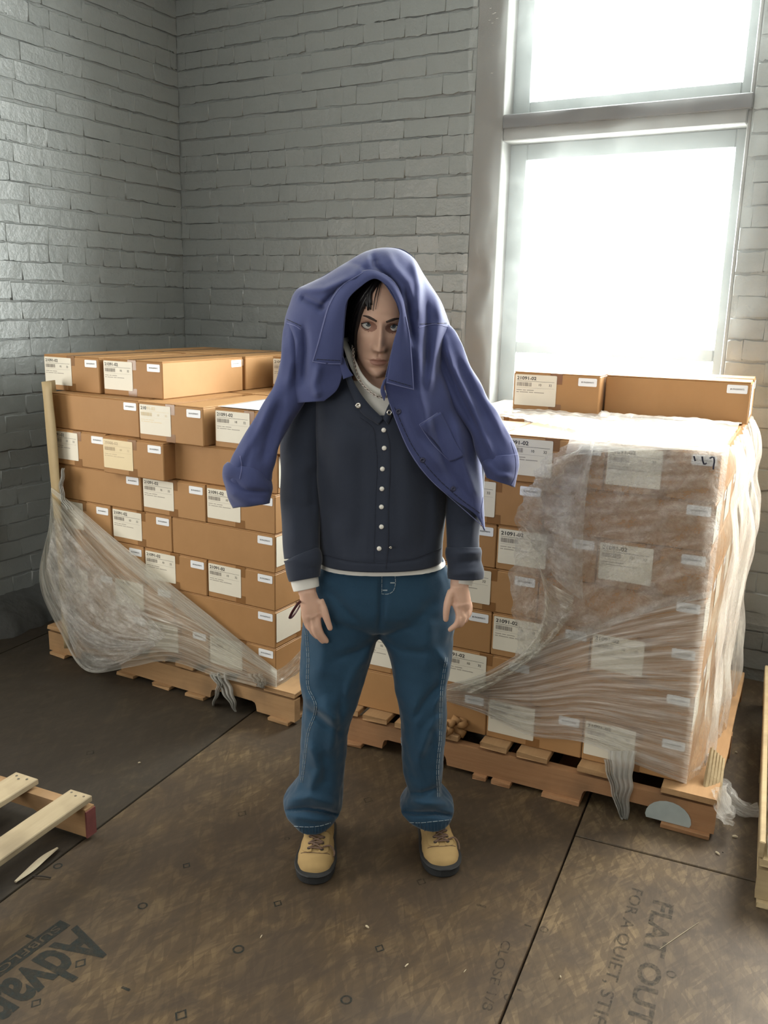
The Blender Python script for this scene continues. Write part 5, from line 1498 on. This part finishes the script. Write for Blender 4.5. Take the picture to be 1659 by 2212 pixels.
hv, hf_ = mb.v, mb.f
bb = MB(); bb.add(get_v(bodym), [tuple(p.vertices) for p in bodym.polygons], 0)
bb.add(hv, hf_, 0); bb.m[-len(fm):] = fm
body = wobj('body', bb.mesh('body', smooth=True, mats=[M['skin'], M['lips'], M['eyeshadow']]), person, label='face, neck and hands with light skin')
# ears
for s in (-1, 1):
    mb = MB(); pts = [HD(s * (.0705 + .006 * math.sin(t)), -.004 - .013 * math.sin(t), .012 - .030 * math.cos(t)) for t in np.linspace(0, math.pi, 12)]
    mb.tube(pts, .0055, 8); wobj('ear', mb.mesh('ear', M['skin'], True), body)
# eyes
for s in (-1, 1):
    ec_ = HD(s * .0315, .0570, .0015); R_ = .0175
    look = _rot(_rot(Fl, Xl, math.radians(-9 if True else 0)), Zl, 0); look = Fl * .97 + Zl * .26 + Xl * (-.02); look /= np.linalg.norm(look)
    q = Vector(look).to_track_quat('Z', 'Y').to_matrix()
    mb = MB(); n = 28; prof = [(math.sin(a), math.cos(a)) for a in np.linspace(0, math.pi, 22)]
    G = np.array([[np.array(q @ Vector((R_ * a * math.cos(6.2832 * k / n), R_ * a * math.sin(6.2832 * k / n), R_ * c))) + ec_ for a, c in prof] for k in range(n)])
    mb.grid(G, closed_u=True); eye = wobj('eye', mb.mesh('eye', M['eye_white'], True), body)
    def cap_(r0, r1, lift, mat, name):
        mb = MB(); an = np.linspace(r0, r1, 5)
        G = np.array([[np.array(q @ Vector(((R_ + lift) * math.sin(a) * math.cos(6.2832 * k / n), (R_ + lift) * math.sin(a) * math.sin(6.2832 * k / n), (R_ + lift) * math.cos(a)))) + ec_ for a in an] for k in range(n)])
        mb.grid(G, closed_u=True); wobj(name, mb.mesh(name, mat, True), eye)
    cap_(.17, .44, .0004, M['iris'], 'iris'); cap_(0, .18, .0006, M['pupil'], 'pupil')
    # lids: thin sheets of skin over the ball
    def lid(zs0, zs1, zl, mat, name, thick_edge):
        G = np.zeros((20, 8, 3))
        for i, u in enumerate(np.linspace(-1, 1, 20)):
            x = u * .0185
            ze = (zs0 + zs1 * (1 - u * u)) ; zo = zl * (1 - .35 * u * u)
            for j in range(8):
                t = j / 7; z = ze + (zo - ze) * t
                rr = max(0.0, (R_ + .0013) ** 2 - x * x - z * z)
                fdep = math.sqrt(rr) if rr > 0 else 0.0
                G[i, j] = ec_ + Xl * x + Zl * z + Fl * max(fdep, .0075)
        mb = MB(); mb.grid(G); wobj(name, evaluated(mb.mesh(name, mat, True), [('SOLIDIFY', dict(thickness=.0012, offset=1))]), body)
        return [G[i, 0] + Fl * .0012 for i in range(20)]
    e1 = lid(.0010, .0068, .0150, M['eyeshadow'], 'upper_eyelid', 1); e2 = lid(-.0020, -.0082, -.0140, M['eyeshadow'], 'lower_eyelid', 1)
    mb = MB(); mb.tube(e1, .0011, 6); mb.tube(e2, .0006, 6); wobj('lash_line', mb.mesh('lash_line', M['hair'], True), body)
    # brow
    mb = MB(); pts = []
    for u in np.linspace(0, 1, 12):
        x = s * (.012 + .040 * u); z = .0165 + .010 * math.sin(u * 2.0) * (1 - .2 * u)
        wx, wf, wb = head_base(z); f = wf * math.sqrt(max(0, 1 - (x / wx) ** 2)) + float(face_relief(np.array([x]), np.array([z]))[0]) + .0012
        pts.append(HD(x, f, z))
    mb.tube(pts, [.0022 + .0012 * math.sin(u * 3.0) for u in np.linspace(0, 1, 12)], 6, flat=.5, up=tuple(Zl)); wobj('eyebrow', mb.mesh('eyebrow', M['brow'], True), body)
# hair: flattened locks parted near the middle
mb = MB(); r = random.Random(12)
def lock(p0, p1, z0, z1, lift0, lift1, rad, bow=0.0):
    pts = []; rr = []
    for t in np.linspace(0, 1, 14):
        ph = p0 + (p1 - p0) * t ** .75 + bow * math.sin(t * math.pi); z = z0 + (z1 - z0) * t ** 1.35
        zc = max(z, -.06); wx, wf, wb = head_base(zc); k = 1.03 + lift0 + (lift1 - lift0) * t
        x = wx * math.sin(ph) * k; f = (wf if math.cos(ph) > 0 else wb) * math.cos(ph) * k
        pts.append(HD(x, f, z * 1.03)); rr.append(rad * (1 - .75 * max(0, t - .55) / .45) + .0008)
    mb.tube(pts, rr, 7, flat=.55)
for i in range(46):       # left curtain
    a = r.uniform(0, 1); lock(-.05 - .5 * a, -math.radians(72 + 78 * a + r.uniform(-5, 5)), .121 - .004 * r.random(), -.085 - .03 * r.random(), .01, .05 + .05 * r.random(), .0075 + .003 * r.random())
for i in range(46):
    a = r.uniform(0, 1); lock(.05 + .5 * a, math.radians(70 + 80 * a + r.uniform(-5, 5)), .121 - .004 * r.random(), -.085 - .03 * r.random(), .01, .05 + .05 * r.random(), .0075 + .003 * r.random())
for i in range(30):       # left fringe sweeping over the brow
    a = i / 29; lock(-.02 - .12 * a, -math.radians(20 + 46 * a + r.uniform(-3, 3)), .118, .050 - .026 * a + r.uniform(-.006, .006), .02, .06, .0066, bow=-.22)
for i in range(20):       # right fringe
    a = i / 19; lock(.10 + .06 * a, math.radians(38 + 26 * a + r.uniform(-3, 3)), .118, .040 - .034 * a + r.uniform(-.006, .006), .02, .06, .0062, bow=.20)
lock(-.10, -.30, .118, .040, .02, .04, .0016, bow=-.05); lock(-.10, -.22, .118, .045, .02, .04, .0010)
for i in range(24):       # crown and back
    a = 1.35 + i / 23 * (2 * math.pi - 2.7); lock(a, a + r.uniform(-.2, .2), .124, .02, .02, .03, .013)
wobj('hair', mb.mesh('hair', M['hair'], True), person, label='dark hair with a parted fringe', kind='stuff')
# necklace: linked chain around the neck
loop = [(764, 742, 2.335), (766, 770, 2.322), (772, 798, 2.305), (783, 822, 2.288), (800, 840, 2.276), (820, 852, 2.270), (836, 852, 2.270), (852, 840, 2.278), (866, 815, 2.298), (872, 790, 2.325), (872, 760, 2.36)]
S = spline([at(q[0] - 2, q[1] + 5, q[2] - .010) for q in loop], 64); neck = MB()
for i in range(64):
    t = S[min(i + 1, 63)] - S[max(i - 1, 0)]; t /= np.linalg.norm(t); up = np.array([0, -1.0, 0]) if i % 2 else np.array([.7, -.3, .6]); up = up - t * (up @ t); up /= np.linalg.norm(up); sd = np.cross(t, up)
    pts = [S[i] + t * .0046 * math.cos(a) + sd * .0028 * math.sin(a) for a in np.linspace(0, 2 * math.pi, 11)]
    neck.tube(pts, .0010, 5, cap=False)
wobj('necklace', neck.mesh('necklace', M['chain'], True), person, label='silver chain necklace', kind='stuff')
# bracelet loop at the left wrist
mb = MB(); c = at(652, 1318, hy); pts = [c + np.array([-.0175 + .0200 * math.cos(a) * .75, .026 * math.sin(a), .028 * math.cos(a + .5)]) for a in np.linspace(0, 2 * math.pi, 30)]
mb.tube(pts, [(.0042, .0016)] * 30, 8, cap=False); wobj('bracelet', mb.mesh('bracelet', M['strap'], True), person, label='dark red wrist strap')

# ---- boots
def boot(toe_px, ang, name):
    T0 = atz(*toe_px); d = np.array([math.sin(ang), -math.cos(ang), 0]); sd = np.array([math.cos(ang), math.sin(ang), 0])
    L = .292; heel = T0 - d * L
    b = empty('boot', heel + d * .14, 0, parent=None) if False else None
    ts = np.r_[np.linspace(0, .80, 24), 1 - .20 * (1 - np.linspace(.0625, 1, 16)) ** 1.8]
    wtab = [(0, .012), (.03, .026), (.10, .036), (.25, .040), (.40, .042), (.55, .048), (.70, .0535), (.82, .0525), (.91, .045), (.96, .034), (.985, .022), (1.0, .006)]
    htab = [(0, .075), (.05, .12), (.12, .135), (.30, .135), (.42, .118), (.55, .096), (.68, .080), (.80, .071), (.90, .062), (.96, .050), (.985, .040), (1.0, .027)]
    Wd = np.interp(ts, *zip(*wtab)); Hh = np.interp(ts, *zip(*htab))
    Wd = np.convolve(np.pad(Wd, 1, 'edge'), np.ones(3) / 3, 'valid'); Hh = np.convolve(np.pad(Hh, 1, 'edge'), np.ones(3) / 3, 'valid'); Hh[-1] = .027; Wd[-1] = .006
    G = np.zeros((40, 25, 3)); z0 = .026
    for i, t in enumerate(ts):
        for k in range(25):
            a = math.pi * k / 24; cs, sn = math.cos(a), math.sin(a)
            G[i, k] = heel + d * (L * (.012 + .972 * t)) + sd * (Wd[i] * math.copysign(abs(cs) ** .80, cs)) + ZV * (z0 + (Hh[i] - z0) * sn ** .85)
    up_ = MB(); up_.grid(G); upm = up_.mesh('boot_upper', M['boot'], True)
    V = get_v(upm); Nn = np.array([v.normal[:] for v in upm.vertices]); set_v(upm, V + Nn * (vnoise(V, 22, 5) * .0014)[:, None])
    root = wobj('boot', upm, person, label='tan nubuck lace-up boot')
    # sole and welt
    def slab(z0, z1, grow, name, lug=False, mat=None):
        ring0 = []
        for t in ts: ring0.append((t, 1))
        for t in ts[::-1]: ring0.append((t, -1))
        G = []
        for z, g in ((z0, grow - .002), (z0 + .004, grow), (z1 - .003, grow), (z1, grow - .002)):
            row = []
            for t, s in ring0:
                w = np.interp(t, ts, Wd) + g
                row.append(heel + d * (L * t + g * 1.2 * (1 if t > .5 else -1) * abs(2 * t - 1) ** 6) + sd * s * w + ZV * z)
            G.append(row)
        mb = MB(); mb.grid(np.array(G).transpose(1, 0, 2), closed_u=True); n = 80
        mb.f.append(tuple(k * 4 for k in range(n))); mb.f.append(tuple(k * 4 + 3 for k in range(n - 1, -1, -1))); mb.m += [0, 0]
        return wobj(name, mb.mesh(name, mat or M['sole'], False), root)
    slab(.0005, .026, .0045, 'sole'); slab(.024, .032, .0085, 'welt')
    ub = bvh_of(upm)
    def up_at(t, s, off=.002):
        P = heel + d * (L * t) + sd * s + ZV * .4; h = ub.ray_cast(Vector(P), Vector((0, 0, -1)))
        return (np.array(h[0]) + np.array(h[1]) * off * (1 if h[1][2] > 0 else -1)) if h[0] else P - ZV * .3
    # eyelet tabs and laces
    for s in (-1, 1):
        G = np.zeros((14, 8, 3))
        for i in range(14):
            for j in range(8):
                t = .56 + .265 * i / 13; w_ = .010 + .028 * j / 7 * (1 if i < 11 else math.sqrt(max(0, 1 - ((i - 10) / 3.2) ** 2)))
                G[i, j] = up_at(t, s * w_, .0025)
        mb = MB(); mb.grid(G); wobj('eyelet_tab', evaluated(mb.mesh('eyelet_tab', M['boot'], True), [('SOLIDIFY', dict(thickness=.002))]), root)
        for t in (.785, .715, .645):
            P = up_at(t, s * .018, .004); mb = MB(); mb.tube([P + .0042 * (d * math.cos(a) + sd * math.sin(a)) for a in np.linspace(0, 6.2832, 11)], .0014, 5, cap=False); wobj('eyelet', mb.mesh('eyelet', M['sole'], True), root)
    mb = MB()
    for k, t in enumerate((.785, .715, .645)):
        mb.tube([up_at(t + (.0 if True else 0), s_, .006) for s_ in np.linspace(-.020, .020, 8)], .0027, 6)
        if k < 2: mb.tube([up_at(t - .07 * q, .020 - .040 * q, .0075) for q in np.linspace(0, 1, 8)], .0027, 6); mb.tube([up_at(t - .07 * q, -.020 + .040 * q, .0065) for q in np.linspace(0, 1, 8)], .0027, 6)
    mb.tube(spline([up_at(.76, .020, .006), up_at(.73, .036, .010), up_at(.76, .048, .008), up_at(.79, .050, .004)], 14), .0026, 6)
    wobj('lace', mb.mesh('lace', M['lace'], True), root)
    mb = MB(); mb.tube([up_at(.83 - .03 * abs(q / .04) ** 2, q, .0008) for q in np.linspace(-.042, .042, 24)], .0009, 5); wobj('seam', mb.mesh('seam', M['lace'], True), root)
    return root
boot((676, 1910), -.03, 'boot'); boot((960, 1894), .12, 'boot')
# ------------------------------------------------------------------ coat draped over the head
coat = empty('chore_coat', at(830, 900, 2.42), label='blue chore coat draped over the head like a hood, sleeves hanging', cat='coat')
def front_patch(rows, n=90, m=64, round_=1.0):
    """rows: ((silhouette x,y,Y),(inner edge x,y,Y)); the cloth turns over at the silhouette and lies flat at the inner edge"""
    A = spline([r[0] for r in rows], n); B = spline([r[1] for r in rows], n); G = np.zeros((n, m, 3))
    for i in range(n):
        for j in range(m):
            ph = j / (m - 1) * math.pi / 2
            e = 1 - math.cos(ph); g = math.sin(ph)
            q = A[i][:2] * (1 - e) + B[i][:2] * e; Y = A[i][2] * (1 - g) + B[i][2] * g
            G[i, j] = at(q[0], q[1], Y)
    return G
LR = [((836, 537, 2.385), (806, 600, 2.255)), ((795, 544, 2.385), (790, 608, 2.252)), ((750, 568, 2.39), (768, 625, 2.25)), ((695, 599, 2.395), (752, 648, 2.25)), ((657, 617, 2.40), (749, 664, 2.251)), ((641, 626, 2.40), (747, 675, 2.252)), ((634, 636, 2.40), (746, 684, 2.252)), ((628, 656, 2.41), (744, 710, 2.255)),
      ((617, 695, 2.42), (742, 745, 2.258)), ((612, 745, 2.43), (741, 780, 2.260)), ((606, 800, 2.44), (738, 815, 2.262)), ((602, 840, 2.44), (728, 842, 2.266)), ((620, 872, 2.42), (700, 866, 2.275))]
RR = [((836, 537, 2.385), (806, 600, 2.255)), ((868, 541, 2.385), (828, 612, 2.248)), ((892, 556, 2.385), (847, 638, 2.242)), ((912, 588, 2.39), (860, 665, 2.24)), ((935, 625, 2.395), (865, 692, 2.238)), ((957, 662, 2.40), (858, 722, 2.237)), ((970, 697, 2.41), (847, 752, 2.237)),
      ((980, 740, 2.42), (838, 790, 2.242)), ((1000, 790, 2.42), (832, 832, 2.252)), ((1018, 840, 2.42), (840, 868, 2.258)), ((1030, 900, 2.40), (858, 918, 2.260)), ((1038, 960, 2.385), (885, 978, 2.262)), ((1041, 1020, 2.37), (925, 1032, 2.266)), ((1044, 1080, 2.35), (985, 1082, 2.275)), ((1047, 1120, 2.33), (1030, 1115, 2.292)), ((1048, 1146, 2.31), (1045, 1142, 2.30))]
def shaped(G, folds, name, amp=.0025, seed=40, thick=.003, mat='coat_twill'):
    mb = MB(); mb.grid(G); me = mb.mesh(name, M[mat], True)
    V = get_v(me); Nn = np.array([v.normal[:] for v in me.vertices])
    vd = V - CAM; fl = np.sign(-(vd * Nn).sum(1)); fl[fl == 0] = 1
    V = strokes(V, None, folds); V += Nn * (vnoise(V, 9, seed) * amp)[:, None]; set_v(me, V)
    return evaluated(me, [('SOLIDIFY', dict(thickness=thick, offset=0))])
fl_l = [([(648, 640), (680, 655), (705, 668)], 10, -.016), ([(640, 628), (700, 625), (760, 600)], 9, .010), ([(690, 668), (715, 640), (760, 610)], 8, -.010), ([(628, 690), (640, 740), (634, 800)], 12, .010), ([(658, 700), (662, 760), (655, 830)], 10, -.012), ([(690, 790), (680, 830), (690, 860)], 12, .010), ([(720, 560), (780, 575), (800, 590)], 9, -.008), ([(800, 552), (780, 580), (760, 606)], 12, .008)]
fl_r = [([(806, 548), (812, 575), (838, 598), (866, 640)], 9, -.018), ([(835, 545), (850, 575), (880, 610), (890, 660)], 12, .010), ([(893, 560), (902, 620), (905, 690)], 12, .016), ([(876, 620), (885, 690), (893, 740)], 9, -.014), ([(918, 640), (922, 720), (920, 800)], 10, -.012), ([(940, 640), (950, 690), (940, 760), (925, 850)], 12, .014), ([(960, 720), (955, 800), (985, 880), (1020, 950)], 10, -.014), ([(905, 740), (905, 850), (930, 950)], 16, .010),
        ([(930, 900), (960, 1000), (1010, 1080)], 12, -.008), ([(985, 900), (1000, 1000), (1030, 1090)], 14, .010), ([(870, 880), (900, 950), (960, 1020)], 12, .006)]
FL = [(a, w * .8, h * 1.35) for a, w, h in fl_l + fl_r]
ml = mr = shaped(front_patch(LR[::-1] + RR[1:], 250, 90), FL, 'hood_front')
wobj('hood_front', ml, coat)
# back: from silhouette to silhouette behind the head, down to the hem
A = spline([r[0] for r in LR] + [(640, 960, 2.46), (660, 1060, 2.47)], 70); B = spline([r[0] for r in RR[:12]] + [(1010, 1010, 2.45), (985, 1070, 2.46)], 70); G = np.zeros((70, 60, 3))
for i in range(70):
    a = at(*A[i]); b = at(*B[i]); bd = .15 * min(1, (i / 16.0)) ** .6 + .03 * i / 69
    for j in range(60):
        ph = j / 59 * math.pi; e = (1 - math.cos(ph)) / 2
        G[i, j] = a * (1 - e) + b * e + np.array([0, bd * math.sin(ph), .012 * math.sin(ph) * min(1, i / 10)])
mbk = shaped(G, [], 'back', seed=48); wobj('back_panel', mbk, coat)
# collar flaps around the face
def flap(rows, n=60, m=18, bulge=.006, name='collar', thick=.0035):
    A = spline([r[0] for r in rows], n); B = spline([r[1] for r in rows], n); G = np.zeros((n, m, 3))
    for i in range(n):
        for j in range(m):
            v = j / (m - 1); q = A[i] * (1 - v) + B[i] * v; G[i, j] = at(q[0], q[1], q[2] - bulge * math.sin(v * math.pi))
    mb = MB(); mb.grid(G); me = mb.mesh(name, M['coat_twill'], True); V = get_v(me); V[:, 1] += vnoise(V, 10, 60) * .002; set_v(me, V)
    return wobj(name, evaluated(me, [('SOLIDIFY', dict(thickness=thick, offset=0))]), coat)
CLs = [((812, 602, 2.243), (799, 584, 2.258)), ((777, 621, 2.240), (742, 611, 2.262)), ((751, 649, 2.238), (711, 656, 2.258)), ((744, 688, 2.238), (698, 697, 2.252)), ((741, 730, 2.240), (687, 738, 2.248)), ((738, 787, 2.244), (674, 783, 2.246))]
CRs = [((836, 617, 2.236), (850, 608, 2.250)), ((853, 642, 2.231), (868, 643, 2.244)), ((864, 674, 2.228), (877, 684, 2.236)), ((859, 708, 2.225), (884, 722, 2.230)), ((849, 744, 2.225), (889, 768, 2.228)), ((841, 788, 2.227), (892, 808, 2.230)), ((834, 828, 2.232), (894, 843, 2.234))]
flap(CLs[::-1] + CRs, 130)
flap([((742, 770, 2.254), (730, 776, 2.262)), ((750, 792, 2.256), (738, 800, 2.262)), ((763, 811, 2.258), (742, 819, 2.262))], 24, 10, .002)
flap([((836, 815, 2.244), (829, 822, 2.248)), ((829, 838, 2.246), (823, 846, 2.248)), ((834, 852, 2.248), (830, 866, 2.250))], 24, 10, .002)
# sleeves
def coat_sleeve(pts, folds, seed, flat=.75):
    mb = limb(pts, 56, 110, flat); me = mb.mesh('sleeve', M['coat_twill'], True)
    V = get_v(me); Nn = np.array([v.normal[:] for v in me.vertices]); V = strokes(V, Nn, folds); V += Nn * (vnoise(V, 9, seed) * .004 + vnoise(V, 20, seed + 1) * .0015)[:, None]; set_v(me, V)
    return wobj('sleeve', me, coat), me
sl, slm = coat_sleeve([(672, 650, 2.41, 10), (658, 680, 2.395, 30), (651, 715, 2.372, 38), (647, 755, 2.355, 40), (641, 800, 2.35, 41), (626, 850, 2.345, 38), (598, 895, 2.335, 36), (573, 940, 2.325, 37), (553, 985, 2.315, 43), (540, 1020, 2.31, 48), (536, 1045, 2.31, 47)],
                 [([(650, 700), (655, 760), (640, 830)], 10, -.012), ([(628, 700), (632, 780), (622, 840)], 10, .010), ([(665, 720), (672, 780), (655, 850)], 9, .010), ([(610, 860), (585, 930), (565, 1000)], 9, -.012), ([(632, 880), (608, 940), (592, 1000)], 9, .008), ([(590, 860), (558, 930), (530, 990)], 9, .008), ([(545, 960), (530, 1000), (520, 1030)], 6, -.008)], 70)
sr, srm = coat_sleeve([(935, 680, 2.41, 10), (948, 705, 2.395, 22), (960, 732, 2.37, 29), (972, 765, 2.355, 33), (984, 807, 2.35, 36), (1017, 868, 2.34, 37), (1052, 928, 2.325, 39), (1074, 978, 2.312, 42), (1083, 1005, 2.308, 39)],
                 [([(958, 720), (975, 790), (1010, 860), (1050, 950), (1068, 1000)], 7, .014), ([(985, 770), (1020, 840), (1060, 920)], 9, -.010), ([(950, 760), (990, 850), (1030, 930)], 8, -.012), ([(1000, 780), (1050, 870), (1095, 950)], 9, .008)], 80)
# turned-back cuffs (open tubes)
def cuff_(pts, folds, seed, flat=.8):
    S = spline(pts, 30); P = []; n = 56; G = np.zeros((n, 30, 3))
    for i, (x, y, Y, w, tx, ty) in enumerate(S):       # tx,ty: direction of the opening's long axis in the photo
        for k in range(n):
            a = 2 * math.pi * k / n; sc_ = F_PX / ((at(x, y, Y) - CAM) @ FW)
            G[k, i] = at(x + w * math.cos(a) * tx, y + w * math.cos(a) * ty, Y - w / sc_ * flat * math.sin(a))
    mb = MB(); mb.grid(G, closed_u=True); me = mb.mesh('cuff', M['coat_twill'], True); V = get_v(me); Nn = np.array([v.normal[:] for v in me.vertices])
    V = strokes(V, Nn, folds); V += Nn * (vnoise(V, 12, seed) * .004)[:, None]; set_v(me, V)
    me = evaluated(me, [('SOLIDIFY', dict(thickness=.004, offset=0))]); return wobj('cuff', me, coat), me
_, c1m = cuff_([(537, 1010, 2.312, 44, .98, .22), (535, 1022, 2.31, 51, .97, .28), (535, 1045, 2.308, 53, .98, .18), (539, 1072, 2.306, 46, .99, -.05), (543, 1092, 2.306, 39, .99, -.14)], [([(490, 1030), (530, 1058), (583, 1064)], 5, -.010), ([(495, 1060), (540, 1085), (578, 1085)], 9, .008)], 90)
_, c2m = cuff_([(1080, 985, 2.312, 39, .95, -.12), (1081, 1000, 2.308, 42, .95, .05), (1082, 1020, 2.305, 39, .93, .18), (1083, 1042, 2.305, 33, .92, .34)], [([(1050, 1000), (1075, 1025), (1105, 1030)], 6, .008)], 94)
# worn edges and stitching laid along hems and seams
cbv = bvh_of(ml, slm, srm, c1m, c2m, *[o.data for o in coat.children if o.name.startswith('collar')])
mb = MB()
for poly, n in (([(784, 589), (739, 618), (713, 657), (700, 697), (689, 738), (676, 781)], 60), ([(676, 781), (705, 785), (736, 786)], 30), ([(876, 684), (884, 722), (888, 768), (891, 808), (893, 840)], 50), ([(893, 841), (865, 834), (836, 826)], 30),
                ([(842, 872), (862, 925), (888, 980), (928, 1034), (985, 1084), (1030, 1117), (1042, 1136)], 90), ([(620, 698), (640, 705), (650, 712)], 14), ([(906, 917), (945, 892)], 18), ([(906, 917), (935, 960), (972, 996)], 30), ([(972, 996), (985, 993)], 8),
                ([(905, 707), (940, 700), (968, 706)], 20), ([(519, 985), (522, 1010), (518, 1035)], 18), ([(1104, 955), (1114, 990), (1112, 1030), (1100, 1058)], 30), ([(1043, 1075), (1040, 1105), (1042, 1120)], 14)):
    ribbon(mb, on_surface(cbv, poly, n, .0006), .0020)
wobj('worn_edge', mb.mesh('worn_edge', M['thread_blue']), coat, label='pale worn hem edges and seams', kind='stuff')
mb = MB()
for poly, n in (([(684, 776), (735, 779)], 40), ([(888, 834), (840, 820)], 40), ([(620, 690), (650, 704)], 22), ([(913, 918), (972, 988)], 60), ([(908, 700), (965, 698)], 40), ([(852, 880), (898, 975), (990, 1074), (1036, 1108)], 150)):
    stitches(mb, on_surface(cbv, poly, n, .0006), .0016)
wobj('stitching', mb.mesh('stitching', M['thread_navy']), coat, kind='stuff')
for x, y in ((861, 889), (913, 994), (979, 1056)):
    h = cast(cbv, x, y)
    if h: disc(h, .0075, .003, coat, 'button', M['coat_dark'], True)
# patch pocket, a raised panel on the right front
G = np.zeros((24, 24, 3))
PT = spline([(908, 918), (930, 902), (950, 890)], 24); PB = spline([(972, 996), (985, 993), (1000, 985)], 24)
ok = True
for i in range(24):
    for j in range(24):
        q = PT[i] * (1 - j / 23) + PB[i] * (j / 23); h = cast(bvh_of(mr) if (i + j) == 0 else _pb, q[0], q[1]) if (i + j) else None
        if i + j == 0: _pb = bvh_of(mr); h = cast(_pb, q[0], q[1])
        G[i, j] = (h[0] + h[1] * .0025) if h else at(q[0], q[1], 2.27)
mb = MB(); mb.grid(G); wobj('pocket', evaluated(mb.mesh('pocket', M['coat_twill'], True), [('SOLIDIFY', dict(thickness=.002))]), coat)
# ------------------------------------------------------------------ bits on the floor
mb = MB(); a = atz(124, 1832, .006); b = atz(33, 1905, .006); pts = spline([a, a * .7 + b * .3 + ZV * .004, a * .3 + b * .7, b], 16)
mb.tube(pts, [(.004 + .009 * math.sin(math.pi * i / 15), .003) for i in range(16)], 7, up=tuple(np.cross(ZV, (b - a) / np.linalg.norm(b - a))))
wobj('wood_splinter', mb.mesh('wood_splinter', M['splinter']), label='long pale wood splinter on the floor by the bare pallet', cat='wood splinter')
mb = MB(); a = atz(70, 1893, .004); b = atz(110, 1896, .004); mb.tube(spline([a, (a + b) / 2 + ZV * .003, b], 6), .0022, 6)
wobj('twig', mb.mesh('twig', M['dirt']), label='thin dark twig beside the long pale splinter', cat='twig')
names = [((298, 1648), (304, 1647), .003, 'wood chip on the floor between the bare pallet and left stack'), ((566, 2020), (562, 2026), .002, 'tiny white sliver on the floor left of centre'), ((790, 2000), (797, 2004), .004, 'small white paper scrap on the floor in front of the boots'),
         ((875, 2088), (882, 2082), .003, 'small tan chip on the floor below the boots'), ((1002, 2100), (1007, 2094), .0015, 'thin white sliver on the floor near the right seam'), ((1582, 1806), (1594, 1808), .005, 'wood chip on the floor by the right pallet corner'),
         ((1546, 1840), (1555, 1846), .004, 'pointed wood chip on the floor below the right pallet corner'), ((1560, 1841), (1563, 1842), .002, 'dark crumb beside the pointed wood chip'), ((1425, 2050), (1510, 1992), .0011, 'straight pale straw lying across the faded lettering'), ((1210, 2108), (1212, 2112), .003, 'white crumb on the floor right of the long seam'), ((1588, 1624), (1593, 1626), .004, 'wood chip on the lit floor behind the right pallet')]
for p, q, r_, lab in names:
    a, b = atz(*p, .002 + r_ * .5), atz(*q, .002 + r_ * .5); mb = MB(); mb.tube([a, (a + b) / 2 + ZV * r_ * .2, b], [r_ * .7, r_, r_ * .5], 6, flat=.5)
    dark = 'dark' in lab
    wobj('straw' if 'straw' in lab else ('paper_scrap' if 'paper' in lab else ('crumb' if 'crumb' in lab else 'wood_chip')), mb.mesh('chip', M['dirt'] if dark else M['splinter']), label=lab, cat='debris')
